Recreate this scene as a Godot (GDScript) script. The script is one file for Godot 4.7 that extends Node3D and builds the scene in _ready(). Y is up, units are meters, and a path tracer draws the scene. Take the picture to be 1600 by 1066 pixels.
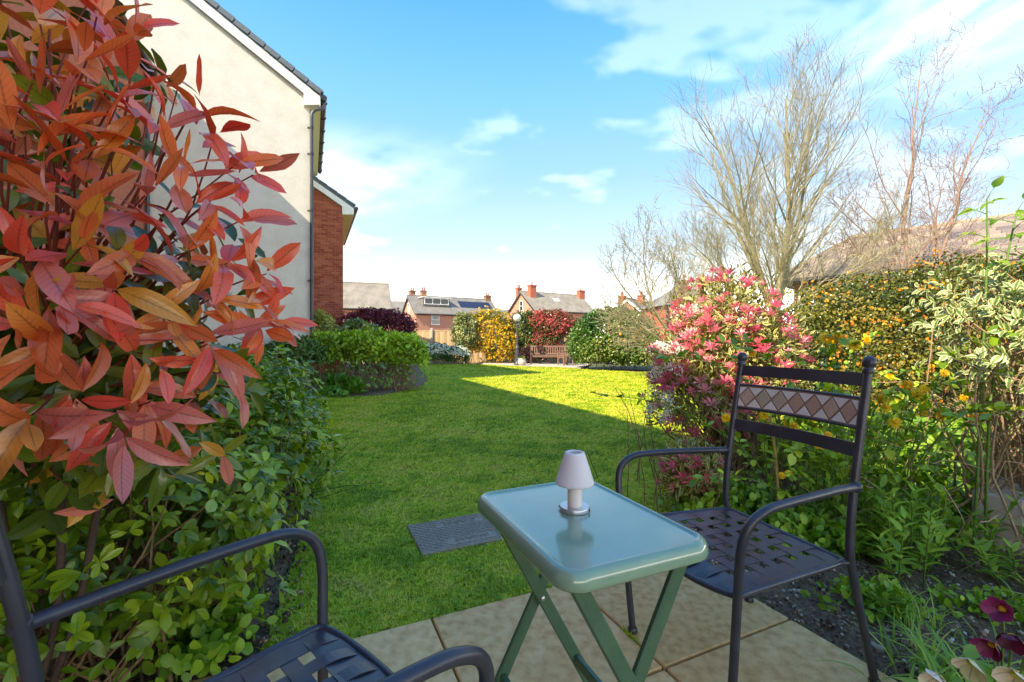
extends Node3D
# A garden seen from a small patio. World: y up, metres; camera over the origin looking along -Z.
# The buildings, patio and lawn edges share one axis system: "a" runs away along the building, "b" across it.

const FOCAL := 700.0          # pixels of the 1600 pixel wide photograph
const EYE := 1.12
const YAW := 0.4241           # turn of the building axes, radians
var rng := RandomNumberGenerator.new()
var lump := FastNoiseLite.new()
var tint := FastNoiseLite.new()
var M := {}
var used := {}

func at(px: float, py: float, d: float) -> Vector3:
	return Vector3((px - 800.0) / FOCAL * d, EYE - (py - 534.0) / FOCAL * d, -d)
func gnd(px: float, py: float) -> Vector3:
	var d := FOCAL * EYE / (py - 534.0)
	return Vector3((px - 800.0) / FOCAL * d, 0, -d)
func ab(a: float, b: float, y := 0.0) -> Vector3:
	return Vector3(b * cos(YAW) - a * sin(YAW), y, -b * sin(YAW) - a * cos(YAW))
func rr(lo: float, hi: float) -> float:
	return rng.randf_range(lo, hi)
func rvec() -> Vector3:
	return Vector3(rng.randfn(), rng.randfn(), rng.randfn()).normalized()
func srgb(r: float, g: float, b: float) -> Color:
	return Color(r / 255.0, g / 255.0, b / 255.0)
func lin(r: float, g: float, b: float) -> Color:
	return Color(r / 255.0, g / 255.0, b / 255.0).srgb_to_linear()

# ---------------------------------------------------------------- mesh builder
class MB:
	var v := PackedVector3Array()
	var n := PackedVector3Array()
	var uv := PackedVector2Array()
	var c := PackedColorArray()
	var ix := PackedInt32Array()
	var col := Color.WHITE
	func vert(p: Vector3, nn: Vector3, t := Vector2.ZERO) -> int:
		v.append(p); n.append(nn); uv.append(t); c.append(col)
		return v.size() - 1
	func tri_ix(i: int, j: int, k: int, hint: Vector3) -> void:
		if (v[k] - v[i]).cross(v[j] - v[i]).dot(hint) < 0.0:
			ix.append(i); ix.append(k); ix.append(j)
		else:
			ix.append(i); ix.append(j); ix.append(k)
	func quad(a: Vector3, b: Vector3, cc: Vector3, d: Vector3, out: Vector3) -> void:
		var nn := (cc - a).cross(b - a)
		if nn.length_squared() < 1e-18:
			nn = (d - a).cross(cc - a)
		nn = nn.normalized()
		if nn.dot(out) < 0.0: nn = -nn
		var i := vert(a, nn, Vector2(0, 0)); vert(b, nn, Vector2(1, 0)); vert(cc, nn, Vector2(1, 1)); vert(d, nn, Vector2(0, 1))
		tri_ix(i, i + 1, i + 2, nn); tri_ix(i, i + 2, i + 3, nn)
	func tri(a: Vector3, b: Vector3, cc: Vector3, out: Vector3) -> void:
		var nn := (cc - a).cross(b - a).normalized()
		if nn.dot(out) < 0.0: nn = -nn
		var i := vert(a, nn); vert(b, nn); vert(cc, nn)
		tri_ix(i, i + 1, i + 2, nn)
	func box(xf: Transform3D, s: Vector3) -> void:
		var h := s * 0.5
		for ax in 3:
			for sg in [-1.0, 1.0]:
				var o := Vector3.ZERO; o[ax] = sg
				var p := Vector3.ZERO; p[(ax + 1) % 3] = 1.0
				var q := Vector3.ZERO; q[(ax + 2) % 3] = 1.0
				quad(xf * ((o + p + q) * h), xf * ((o - p + q) * h), xf * ((o - p - q) * h), xf * ((o + p - q) * h), xf.basis * o)
	func bbox(xf: Transform3D, s: Vector3, bv: float) -> void:   # chamfered box
		var h := s * 0.5
		for ax in 3:
			for sg in [-1.0, 1.0]:
				var o := Vector3.ZERO; o[ax] = sg * h[ax]
				var u := (ax + 1) % 3
				var w := (ax + 2) % 3
				var p := Vector3.ZERO; p[u] = h[u] - bv
				var q := Vector3.ZERO; q[w] = h[w] - bv
				quad(xf * (o + p + q), xf * (o - p + q), xf * (o - p - q), xf * (o + p - q), xf.basis * o)
		for ax in 3:
			var u := (ax + 1) % 3
			var w := (ax + 2) % 3
			for su in [-1.0, 1.0]:
				for sw in [-1.0, 1.0]:
					var e := Vector3.ZERO; e[ax] = h[ax] - bv
					var p := Vector3.ZERO; p[u] = su * h[u]; p[w] = sw * (h[w] - bv)
					var q := Vector3.ZERO; q[u] = su * (h[u] - bv); q[w] = sw * h[w]
					quad(xf * (p + e), xf * (p - e), xf * (q - e), xf * (q + e), xf.basis * (p + q))
		for sx in [-1.0, 1.0]:
			for sy in [-1.0, 1.0]:
				for sz in [-1.0, 1.0]:
					var k := Vector3(sx, sy, sz)
					var a := k * h - Vector3(0, sy, sz) * bv
					var b := k * h - Vector3(sx, 0, sz) * bv
					var cc := k * h - Vector3(sx, sy, 0) * bv
					tri(xf * a, xf * b, xf * cc, xf.basis * k)
	func tube(pts: PackedVector3Array, rad: PackedFloat32Array, sides: int, caps := true) -> void:
		var m := pts.size()
		var up := Vector3.UP
		var prev := -1
		for i in m:
			var t: Vector3 = (pts[mini(i + 1, m - 1)] - pts[maxi(i - 1, 0)]).normalized()
			if i == 0:
				up = Vector3.RIGHT if absf(t.y) > 0.9 else Vector3.UP
			up = (up - t * up.dot(t)).normalized()
			var w := t.cross(up)
			var base := v.size()
			for k in sides:
				var an := TAU * k / sides
				var d := up * cos(an) + w * sin(an)
				vert(pts[i] + d * rad[i], d, Vector2(float(k) / sides, float(i)))
			if prev >= 0:
				for k in sides:
					var k2 := (k + 1) % sides
					var hn := n[base + k] + n[base + k2]
					tri_ix(prev + k, base + k, base + k2, hn)
					tri_ix(prev + k, base + k2, prev + k2, hn)
			prev = base
			if caps and (i == 0 or i == m - 1):
				var o := -t if i == 0 else t
				var cc := vert(pts[i], o)
				var b2 := v.size()
				for k in sides:
					vert(v[base + k], o)
				for k in sides:
					tri_ix(cc, b2 + k, b2 + (k + 1) % sides, o)
	func lathe(prof: PackedVector2Array, segs: int, xf := Transform3D.IDENTITY) -> void:   # (radius, height); sharp where a point repeats
		var rows := []
		for i in prof.size():
			var a: Vector2 = prof[maxi(i - 1, 0)]
			var b: Vector2 = prof[mini(i + 1, prof.size() - 1)]
			if i > 0 and prof[i] == prof[i - 1]: a = prof[i]
			if i + 1 < prof.size() and prof[i] == prof[i + 1]: b = prof[i]
			var d := (b - a).normalized()
			var base := v.size()
			for k in segs:
				var an := TAU * k / segs
				var e := Vector3(cos(an), 0, sin(an))
				vert(xf * (e * prof[i].x + Vector3.UP * prof[i].y), xf.basis * (e * d.y - Vector3.UP * d.x).normalized(), Vector2(float(k) / segs, float(i)))
			rows.append(base)
		for i in prof.size() - 1:
			if prof[i] == prof[i + 1]: continue
			for k in segs:
				var k2 := (k + 1) % segs
				var p: int = rows[i]
				var q: int = rows[i + 1]
				var hn := n[p + k] + n[q + k2]
				tri_ix(p + k, q + k, q + k2, hn)
				tri_ix(p + k, q + k2, p + k2, hn)
	func prism(poly: PackedVector2Array, depth: float, xf := Transform3D.IDENTITY) -> void:   # outline in xy, extruded along -z from z = 0
		var t := Geometry2D.triangulate_polygon(poly)
		for f in [0.0, -depth]:
			var o := xf.basis * (Vector3.BACK if f == 0.0 else Vector3.FORWARD)
			var base := v.size()
			for p in poly:
				vert(xf * Vector3(p.x, p.y, f), o)
			for k in range(0, t.size(), 3):
				tri_ix(base + t[k], base + t[k + 1], base + t[k + 2], o)
		var cw := Geometry2D.is_polygon_clockwise(poly)
		for i in poly.size():
			var a := poly[i]
			var b := poly[(i + 1) % poly.size()]
			var e := (b - a)
			var o2 := Vector2(e.y, -e.x) if not cw else Vector2(-e.y, e.x)
			quad(xf * Vector3(a.x, a.y, 0), xf * Vector3(b.x, b.y, 0), xf * Vector3(b.x, b.y, -depth), xf * Vector3(a.x, a.y, -depth), xf.basis * Vector3(o2.x, o2.y, 0))
	func grid(rows: Array, hint: Vector3, close := false) -> void:   # rows of points, smooth
		var base := v.size()
		var w: int = rows[0].size()
		for i in rows.size():
			for j in w:
				vert(rows[i][j], hint, Vector2(float(j) / (w - 1), float(i) / (rows.size() - 1)))
		var first := ix.size()
		for i in rows.size() - 1:
			for j in (w if close else w - 1):
				var j2 := (j + 1) % w
				var p := base + i * w
				var q := p + w
				ix.append(p + j); ix.append(q + j); ix.append(q + j2)
				ix.append(p + j); ix.append(q + j2); ix.append(p + j2)
		# smooth normals, then turn the winding to them
		var acc := PackedVector3Array(); acc.resize(v.size() - base)
		for k in range(first, ix.size(), 3):
			var nn := (v[ix[k + 2]] - v[ix[k]]).cross(v[ix[k + 1]] - v[ix[k]])
			for q in 3:
				acc[ix[k + q] - base] += nn
		var s := Vector3.ZERO
		for a in acc: s += a
		var flip := s.dot(hint) < 0.0
		for i in acc.size():
			n[base + i] = (-acc[i] if flip else acc[i]).normalized()
		if flip:
			for k in range(first, ix.size(), 3):
				var q := ix[k + 1]; ix[k + 1] = ix[k + 2]; ix[k + 2] = q
	func done(colored := false) -> ArrayMesh:
		var arr := []; arr.resize(Mesh.ARRAY_MAX)
		arr[Mesh.ARRAY_VERTEX] = v; arr[Mesh.ARRAY_NORMAL] = n; arr[Mesh.ARRAY_TEX_UV] = uv; arr[Mesh.ARRAY_INDEX] = ix
		if colored: arr[Mesh.ARRAY_COLOR] = c
		var m := ArrayMesh.new()
		m.add_surface_from_arrays(Mesh.PRIMITIVE_TRIANGLES, arr)
		return m

class Scat:   # many copies of one small mesh
	var buf := PackedFloat32Array()
	var count := 0
	func add(p: Vector3, y: Vector3, z: Vector3, s: Vector3, c: Color) -> void:
		var x := y.cross(z).normalized()
		z = x.cross(y)
		buf.append_array(PackedFloat32Array([x.x * s.x, y.x * s.y, z.x * s.z, p.x, x.y * s.x, y.y * s.y, z.y * s.z, p.y, x.z * s.x, y.z * s.y, z.z * s.z, p.z, c.r, c.g, c.b, 1.0]))
		count += 1

# ---------------------------------------------------------------- nodes
func own_name(parent: Node, called: String) -> String:
	var key := str(parent.get_instance_id()) + called
	var k: int = used.get(key, 0)
	used[key] = k + 1
	return called if k == 0 else "%s_%03d" % [called, k]
func thing(called: String, label: String, category: String, where := Vector3.ZERO, turn := 0.0, group := "") -> Node3D:
	var o := Node3D.new()
	o.name = own_name(self, called)
	add_child(o, true)
	o.position = where; o.rotation.y = turn
	o.set_meta("label", label); o.set_meta("category", category)
	if group: o.set_meta("group", group)
	return o
func part(parent: Node, called: String, mesh: Mesh, mat: Material, xf := Transform3D.IDENTITY, label := "") -> MeshInstance3D:
	var o := MeshInstance3D.new()
	o.name = own_name(parent, called)
	o.mesh = mesh; o.material_override = mat; o.transform = xf
	parent.add_child(o, true)
	if label: o.set_meta("label", label)
	return o
func struct(called: String, mesh: Mesh, mat: Material, label: String, xf := Transform3D.IDENTITY) -> MeshInstance3D:
	var o := part(self, called, mesh, mat, xf, label)
	o.set_meta("kind", "structure")
	return o
func many(parent: Node, called: String, mesh: Mesh, mat: Material, sc: Scat, stuff := true) -> MultiMeshInstance3D:
	var mm := MultiMesh.new()
	mm.transform_format = MultiMesh.TRANSFORM_3D
	mm.use_colors = true
	mm.mesh = mesh
	mm.instance_count = sc.count
	mm.buffer = sc.buf
	var o := MultiMeshInstance3D.new()
	o.name = own_name(parent, called)
	o.multimesh = mm; o.material_override = mat
	parent.add_child(o, true)
	if stuff: o.set_meta("kind", "stuff")
	return o

# ---------------------------------------------------------------- materials
func mat(col: Color, rough := 0.8, metal := 0.0) -> StandardMaterial3D:
	var m := StandardMaterial3D.new()
	m.albedo_color = col; m.roughness = rough; m.metallic = metal
	return m
func noise_img(size: int, freq: float, oct: int, seed_: int, kind := FastNoiseLite.TYPE_SIMPLEX_SMOOTH) -> Image:
	var f := FastNoiseLite.new()
	f.noise_type = kind; f.frequency = freq; f.fractal_octaves = oct; f.seed = seed_
	f.fractal_type = FastNoiseLite.FRACTAL_FBM
	return f.get_seamless_image(size, size, false, false, 0.12)
func ramp_tex(fine: Image, coarse: Image, mixc: float, stops: Array) -> ImageTexture:   # two layers of noise through a colour ramp
	var g := Gradient.new()
	var offs := PackedFloat32Array(); var cols := PackedColorArray()
	for s in stops:
		offs.append(s[0]); cols.append(s[1])
	g.offsets = offs; g.colors = cols
	var w := fine.get_width()
	var img := Image.create(w, w, true, Image.FORMAT_RGB8)
	var table := []
	for i in 257: table.append(g.sample(i / 256.0))
	for y in w:
		for x in w:
			var t := fine.get_pixel(x, y).r * (1.0 - mixc) + coarse.get_pixel(x, y).r * mixc
			img.set_pixel(x, y, table[clampi(int(t * 256.0), 0, 256)])
	img.generate_mipmaps()
	return ImageTexture.create_from_image(img)
func tri_mat(tex: Texture2D, scale: float, rough := 0.85, bump: Texture2D = null, cm := 0.3, world := true) -> StandardMaterial3D:
	var m := StandardMaterial3D.new()
	m.albedo_texture = tex; m.roughness = rough
	m.uv1_triplanar = true; m.uv1_world_triplanar = world
	m.uv1_scale = Vector3.ONE * scale
	if bump:
		m.heightmap_enabled = true; m.heightmap_texture = bump; m.heightmap_scale = cm
	return m
func leaf_mat(col: Color, through: Color, rough := 0.42, tex: Texture2D = null, tinted := false) -> StandardMaterial3D:
	var m := mat(col, rough)
	m.backlight_enabled = true; m.backlight = through
	m.albedo_texture = tex
	m.cull_mode = BaseMaterial3D.CULL_DISABLED
	m.vertex_color_use_as_albedo = tinted
	return m

func vein_tex(w: int, h: int, nside: int, depth: float) -> ImageTexture:   # midrib and side veins of a leaf blade
	var img := Image.create(w, h, true, Image.FORMAT_RGB8)
	for y in h:
		for x in w:
			var s := absf((x + 0.5) / w - 0.5) * 2.0
			var t := (y + 0.5) / h
			var k := fposmod(t * nside - s * 1.6 * (1.0 + 0.4 * t), 1.0)
			var vein := exp(-pow((k - 0.5) * 9.0, 2.0)) * (1.0 - 0.6 * s)
			var rib := exp(-pow(s * 14.0, 2.0))
			var e := 1.0 - depth * vein * 0.6 - depth * rib * 1.2 + 0.05 * sin(x * 1.7 + y * 2.3) * depth
			img.set_pixel(x, y, Color(e, e, e))
	img.generate_mipmaps()
	return ImageTexture.create_from_image(img)
func margin_tex(seed_: int, centre: Color, edge: Color) -> ImageTexture:   # variegated leaf: pale margin, green middle
	var img := Image.create(32, 64, true, Image.FORMAT_RGB8)
	var f := FastNoiseLite.new(); f.seed = seed_; f.frequency = 0.09
	for y in 64:
		for x in 32:
			var s := absf((x + 0.5) / 32 - 0.5) * 2.0
			var k := smoothstep(0.42, 0.62, s + 0.28 * f.get_noise_2d(x, y))
			img.set_pixel(x, y, centre.lerp(edge, k))
	img.generate_mipmaps()
	return ImageTexture.create_from_image(img)

# leaf: base at the origin, along +Y, face to +Z; length 1 and half width w
func leaf_mesh(w: float, segs: int, cols: int, fold: float, curl: float, tipp: float, basep: float, wav := 0.0) -> ArrayMesh:
	var mb := MB.new()
	var rows := []
	var top := pow(basep / (basep + tipp), basep) * pow(tipp / (basep + tipp), tipp)
	for i in segs + 1:
		var t := float(i) / segs
		var ww: float = w * maxf(pow(t, basep) * pow(1.0 - t, tipp) / top, 0.035 if i < segs else 0.0)
		var row := PackedVector3Array()
		for j in cols:
			var s := 2.0 * j / (cols - 1) - 1.0
			row.append(Vector3(s * ww, t - 0.12 * absf(curl) * t * t, fold * absf(s) * ww - curl * t * t + wav * sin(t * 11.0 + s * 2.0) * absf(s) * w))
		rows.append(row)
	mb.grid(rows, Vector3.BACK)
	return mb.done()
func basis_y(y: Vector3, z: Vector3) -> Basis:   # a leaf's own axes: along y, face to z
	var x := y.cross(z).normalized()
	return Basis(x, y, x.cross(y))

# ---------------------------------------------------------------- sky
func make_sky() -> ImageTexture:
	var w := 1536
	var h := 768
	var img := Image.create(w, h, false, Image.FORMAT_RGBF)
	var f1 := FastNoiseLite.new(); f1.seed = 4; f1.frequency = 1.5; f1.fractal_octaves = 5
	var f2 := FastNoiseLite.new(); f2.seed = 9; f2.frequency = 0.55; f2.fractal_octaves = 3
	var f3 := FastNoiseLite.new(); f3.seed = 21; f3.frequency = 7.0; f3.fractal_octaves = 3
	# patches of cloud: azimuth, elevation, half sizes (degrees), slant, strength
	var patches := [[7.6, 32.8, 1.9, 1.9, 0.3, 1.9], [17.5, 31.0, 6.5, 1.5, 0.12, 0.8], [3.0, 31.5, 4.5, 1.2, -0.5, 0.4], [38.0, 25.0, 9.0, 2.6, 0.33, 0.95], [49.0, 22.0, 9.0, 3.2, 0.45, 0.95], [6.0, 20.8, 13.0, 1.6, -0.04, 0.9], [9.8, 17.3, 4.6, 2.2, 0.05, 0.9], [45.0, 14.0, 17.0, 6.0, 0.1, 0.95], [-14.5, 31.0, 2.0, 4.5, 0.5, 0.45], [-23.0, 20.0, 4.0, 0.9, 0.0, 0.6], [-4.0, 10.5, 13.0, 2.4, 0.03, 0.6], [60.0, 30.0, 7.0, 3.0, 0.4, 0.8], [-70.0, 22.0, 14.0, 4.0, 0.2, 0.8], [-130.0, 28.0, 16.0, 5.0, 0.1, 0.8], [150.0, 18.0, 18.0, 4.0, 0.1, 0.8], [105.0, 24.0, 14.0, 5.0, 0.2, 0.8]]
	var stops := [[0.0, Color(2.4, 2.22, 1.88)], [0.05, Color(1.15, 1.09, 0.96)], [0.09, Color(0.5, 0.49, 0.46)], [0.145, Color(0.215, 0.25, 0.275)], [0.2, Color(0.155, 0.205, 0.255)], [0.34, Color(0.092, 0.162, 0.248)], [0.48, Color(0.054, 0.138, 0.252)], [0.62, Color(0.028, 0.104, 0.236)], [1.0, Color(0.023, 0.088, 0.222)]]
	for y in h:
		var el := PI * (0.5 - (y + 0.5) / h)
		if el < -0.02:
			for x in w: img.set_pixel(x, y, Color(0.30, 0.31, 0.28))
			continue
		var s := maxf(sin(el), 0.0)
		var base: Color = stops[0][1]
		for k in stops.size() - 1:
			if s >= stops[k][0]:
				base = stops[k][1].lerp(stops[k + 1][1], clampf((s - stops[k][0]) / (stops[k + 1][0] - stops[k][0]), 0, 1))
		var eld := rad_to_deg(el)
		for x in w:
			var az := ((x + 0.5) / w - 0.5) * TAU
			var d := Vector3(sin(az) * cos(el), s, -cos(az) * cos(el))
			var q := Vector3(d.x, 0, d.z) / (s + 0.18)       # a flat layer of high cloud
			var a := f1.get_noise_2d(q.x * 1.1 + q.z * 0.5, q.z * 2.0 - q.x * 0.3)
			var b := f2.get_noise_2d(q.x, q.z)
			var cl := clampf((a * 0.8 + b * 0.8 - 0.12) * 0.35, 0.0, 0.07)
			var azd := rad_to_deg(az)
			for p in patches:
				var u: float = azd - p[0]
				if absf(u) > p[2] * 2.2: continue
				var e: float = eld - p[1] - u * p[4]
				if absf(e) > p[3] * 2.4: continue
				var r2: float = pow(u / p[2], 2.0) + pow(e / p[3], 2.0)
				if r2 < 4.5:
					var tex := 0.55 + 1.0 * f3.get_noise_2d(azd * 0.018 - e * 0.01, e * 0.055) + 0.5 * a
					cl = maxf(cl, clampf((exp(-r2 * 0.9) * 1.25 - 0.1) * clampf(tex + 0.35, 0.0, 1.2), 0.0, 1.0) * p[5] * 0.20)
			cl *= smoothstep(-1.0, 6.0, eld)
			var c := base.lerp(Color(0.98, 0.91, 0.77), clampf(cl, 0, 1))
			img.set_pixel(x, y, c)
	return ImageTexture.create_from_image(img)

# ---------------------------------------------------------------- shared materials
func make_materials() -> void:
	var fine := noise_img(512, 0.09, 4, 1)
	var grit := noise_img(512, 0.25, 2, 2)
	var coarse := noise_img(512, 0.012, 4, 3)
	var mid := noise_img(512, 0.035, 4, 5)
	var bump_fine := ImageTexture.create_from_image(fine)
	var bump_grit := ImageTexture.create_from_image(grit)
	M.bump_fine = bump_fine; M.bump_grit = bump_grit
	# buff concrete slabs
	var slabs := []
	for k in 3:
		var j := [0, 10, -8][k] as int
		var t := ramp_tex(grit, coarse, 0.34, [[0.22, srgb(164 + j, 110 + j, 58 + j)], [0.4, srgb(222 + j, 170 + j, 108 + j)], [0.58, srgb(236 + j, 188 + j, 124 + j)], [0.8, srgb(244 + j, 210 + j, 154 + j)]])
		slabs.append(tri_mat(t, 2.4 + 0.3 * k, 0.9, bump_grit, 0.12))
	M.slabs = slabs
	M.joint = tri_mat(ramp_tex(grit, mid, 0.5, [[0.2, srgb(40, 36, 22)], [0.6, srgb(78, 76, 34)], [0.8, srgb(110, 104, 60)]]), 3.0, 0.95)
	M.soil = tri_mat(ramp_tex(grit, mid, 0.45, [[0.15, srgb(66, 50, 34)], [0.45, srgb(116, 92, 66)], [0.62, srgb(148, 122, 92)], [0.8, srgb(190, 166, 134)]]), 2.2, 0.95, bump_grit, 1.2)
	M.lawn = tri_mat(ramp_tex(fine, coarse, 0.5, [[0.2, srgb(126, 132, 24)], [0.45, srgb(164, 170, 34)], [0.6, srgb(188, 186, 46)], [0.85, srgb(206, 190, 80)]]), 0.6, 0.95, bump_grit, 0.8)
	M.ground = tri_mat(ramp_tex(fine, coarse, 0.5, [[0.2, srgb(52, 46, 30)], [0.5, srgb(78, 78, 40)], [0.8, srgb(104, 102, 56)]]), 0.15, 0.95)
	M.gravel = tri_mat(ramp_tex(grit, mid, 0.3, [[0.2, srgb(150, 132, 108)], [0.5, srgb(208, 190, 164)], [0.8, srgb(232, 220, 200)]]), 1.2, 0.95, bump_grit, 1.0)
	M.render = tri_mat(ramp_tex(fine, coarse, 0.6, [[0.2, srgb(208, 200, 182)], [0.5, srgb(220, 213, 196)], [0.8, srgb(228, 222, 208)]]), 0.35, 0.9, bump_grit, 0.1)
	var bricks := []
	for k in 5:
		var b: Array = [[158, 80, 56], [172, 92, 64], [146, 70, 50], [182, 104, 76], [164, 86, 66]][k]
		bricks.append(tri_mat(ramp_tex(grit, mid, 0.5, [[0.2, srgb(b[0] * 0.8, b[1] * 0.8, b[2] * 0.8)], [0.5, srgb(b[0], b[1], b[2])], [0.8, srgb(b[0] * 1.12, b[1] * 1.15, b[2] * 1.18)]]), 2.0 + 0.3 * k, 0.9))
	M.bricks = bricks
	M.mortar = tri_mat(ramp_tex(grit, mid, 0.5, [[0.2, srgb(150, 116, 94)], [0.6, srgb(178, 146, 122)]]), 2.0, 0.95)
	M.brick_far = tri_mat(ramp_tex(grit, mid, 0.35, [[0.2, srgb(140, 74, 54)], [0.5, srgb(170, 96, 72)], [0.8, srgb(190, 126, 100)]]), 0.55, 0.92)
	M.brick_pale = tri_mat(ramp_tex(grit, mid, 0.35, [[0.2, srgb(172, 110, 86)], [0.5, srgb(200, 138, 112)], [0.8, srgb(212, 160, 136)]]), 0.55, 0.92)
	M.slate = tri_mat(ramp_tex(fine, coarse, 0.5, [[0.2, srgb(92, 88, 84)], [0.5, srgb(122, 116, 108)], [0.8, srgb(150, 142, 128)]]), 0.12, 0.8)
	M.slate_warm = tri_mat(ramp_tex(fine, coarse, 0.5, [[0.2, srgb(104, 96, 84)], [0.5, srgb(136, 126, 112)], [0.8, srgb(164, 152, 132)]]), 0.12, 0.85)
	var tiles := []
	for k in 4:
		var b: Array = [[128, 112, 102], [146, 128, 112], [164, 144, 120], [114, 100, 94]][k]
		tiles.append(tri_mat(ramp_tex(grit, mid, 0.6, [[0.2, srgb(b[0] * 0.85, b[1] * 0.85, b[2] * 0.85)], [0.6, srgb(b[0], b[1], b[2])], [0.8, srgb(b[0] * 1.2, b[1] * 1.2, b[2] * 1.1)]]), 0.9, 0.9))
	M.tiles = tiles
	M.grey_tile = tri_mat(ramp_tex(grit, mid, 0.6, [[0.2, srgb(82, 88, 92)], [0.5, srgb(104, 112, 116)], [0.8, srgb(124, 132, 134)]]), 1.3, 0.75)
	M.white_board = tri_mat(ramp_tex(fine, coarse, 0.6, [[0.2, srgb(226, 224, 214)], [0.8, srgb(240, 239, 232)]]), 0.8, 0.45)
	M.soffit = mat(srgb(222, 216, 186), 0.6)
	M.black_plastic = mat(srgb(48, 46, 48), 0.38)
	M.grey_pipe = mat(srgb(66, 68, 74), 0.4)
	M.glass = mat(srgb(40, 46, 52), 0.06)
	M.solar = mat(srgb(38, 42, 62), 0.2)
	M.clay = tri_mat(ramp_tex(grit, mid, 0.5, [[0.2, srgb(150, 78, 54)], [0.8, srgb(196, 116, 88)]]), 1.5, 0.9)
	M.chimney_dark = tri_mat(ramp_tex(grit, mid, 0.5, [[0.2, srgb(120, 84, 62)], [0.8, srgb(164, 122, 92)]]), 0.8, 0.9)
	# furniture
	var paint := tri_mat(ramp_tex(fine, coarse, 0.8, [[0.15, srgb(54, 50, 54)], [0.45, srgb(52, 52, 62)], [0.7, srgb(60, 60, 70)], [0.9, srgb(74, 72, 78)]]), 1.3, 0.36, null, 0.0, false)
	M.paint = paint
	var plastic := tri_mat(ramp_tex(fine, coarse, 0.8, [[0.2, srgb(128, 154, 126)], [0.8, srgb(136, 162, 134)]]), 1.0, 0.2, null, 0.0, false)
	plastic.clearcoat_enabled = true; plastic.clearcoat = 0.8; plastic.clearcoat_roughness = 0.08
	M.table_top = plastic
	M.table_leg = tri_mat(ramp_tex(fine, coarse, 0.6, [[0.2, srgb(64, 92, 66)], [0.8, srgb(76, 106, 78)]]), 1.5, 0.42, null, 0.0, false)
	M.steel = mat(srgb(196, 196, 198), 0.28, 0.85)
	M.lamp_white = mat(srgb(226, 216, 210), 0.45)
	M.lamp_white.subsurf_scatter_enabled = true; M.lamp_white.subsurf_scatter_strength = 0.25
	M.lamp_shade = mat(srgb(238, 228, 224), 0.5)
	M.lamp_shade.backlight_enabled = true; M.lamp_shade.backlight = Color(0.7, 0.66, 0.64)
	var stone := []
	for k in 4:
		var b: Array = [[196, 164, 138], [182, 162, 138], [204, 176, 150], [188, 150, 124]][k]
		stone.append(tri_mat(ramp_tex(fine, mid, 0.6, [[0.2, srgb(b[0] * 0.86, b[1] * 0.84, b[2] * 0.82)], [0.5, srgb(b[0], b[1], b[2])], [0.8, srgb(b[0] * 1.08, b[1] * 1.08, b[2] * 1.08)]]), 5.0 + k, 0.6))
	M.tan_stone = stone
	M.white_stone = tri_mat(ramp_tex(fine, mid, 0.6, [[0.2, srgb(214, 196, 184)], [0.6, srgb(232, 220, 210)]]), 6.0, 0.55)
	M.grout = mat(srgb(140, 112, 96), 0.9)
	M.iron = tri_mat(ramp_tex(grit, mid, 0.5, [[0.2, srgb(110, 98, 82)], [0.5, srgb(150, 136, 116)], [0.8, srgb(176, 162, 140)]]), 2.5, 0.6)
	M.teak = tri_mat(ramp_tex(fine, mid, 0.5, [[0.2, srgb(112, 84, 68)], [0.8, srgb(154, 122, 102)]]), 1.0, 0.8)
	M.fence = []
	for k in 3:
		var j := [0, 16, -14][k] as int
		M.fence.append(tri_mat(ramp_tex(fine, mid, 0.5, [[0.2, srgb(184 + j, 150 + j, 104 + j)], [0.8, srgb(216 + j, 186 + j, 140 + j)]]), 0.8, 0.9))
	M.concrete = tri_mat(ramp_tex(grit, mid, 0.5, [[0.2, srgb(172, 162, 148)], [0.8, srgb(204, 196, 182)]]), 1.0, 0.9)
	M.bark = tri_mat(ramp_tex(fine, mid, 0.5, [[0.2, srgb(112, 102, 74)], [0.5, srgb(158, 148, 116)], [0.8, srgb(186, 178, 148)]]), 2.5, 0.95)
	M.bark_red = tri_mat(ramp_tex(fine, mid, 0.5, [[0.2, srgb(118, 88, 76)], [0.5, srgb(154, 126, 108)], [0.8, srgb(178, 154, 132)]]), 2.5, 0.95)
	M.stem_brown = tri_mat(ramp_tex(fine, mid, 0.5, [[0.2, srgb(92, 70, 48)], [0.5, srgb(136, 108, 76)], [0.8, srgb(168, 140, 100)]]), 6.0, 0.9)
	M.stem_dark = tri_mat(ramp_tex(fine, mid, 0.5, [[0.2, srgb(52, 38, 30)], [0.8, srgb(92, 68, 52)]]), 6.0, 0.85)
	M.stem_red = mat(srgb(122, 52, 42), 0.6)
	M.stem_green = mat(srgb(96, 124, 44), 0.6)
	M.cane = mat(srgb(196, 160, 96), 0.6)
	M.straw = tri_mat(ramp_tex(fine, mid, 0.5, [[0.2, srgb(130, 104, 74)], [0.8, srgb(196, 170, 130)]]), 6.0, 0.9)
	M.jar = tri_mat(ramp_tex(grit, mid, 0.6, [[0.2, srgb(110, 92, 70)], [0.5, srgb(160, 138, 108)], [0.8, srgb(190, 172, 140)]]), 2.0, 0.95)
	M.leaf = leaf_mat(Color.WHITE, Color(0.7, 0.75, 0.35), 0.45, null, true)
	M.leaf_gloss = leaf_mat(Color.WHITE, Color(0.6, 0.68, 0.3), 0.32, null, true)
	M.petal = leaf_mat(Color.WHITE, Color(0.7, 0.7, 0.7), 0.6, null, true)
	M.grass = leaf_mat(Color.WHITE, Color(0.75, 0.8, 0.3), 0.55, null, true)
	M.pebble = mat(Color.WHITE, 0.9); M.pebble.vertex_color_use_as_albedo = true

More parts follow.
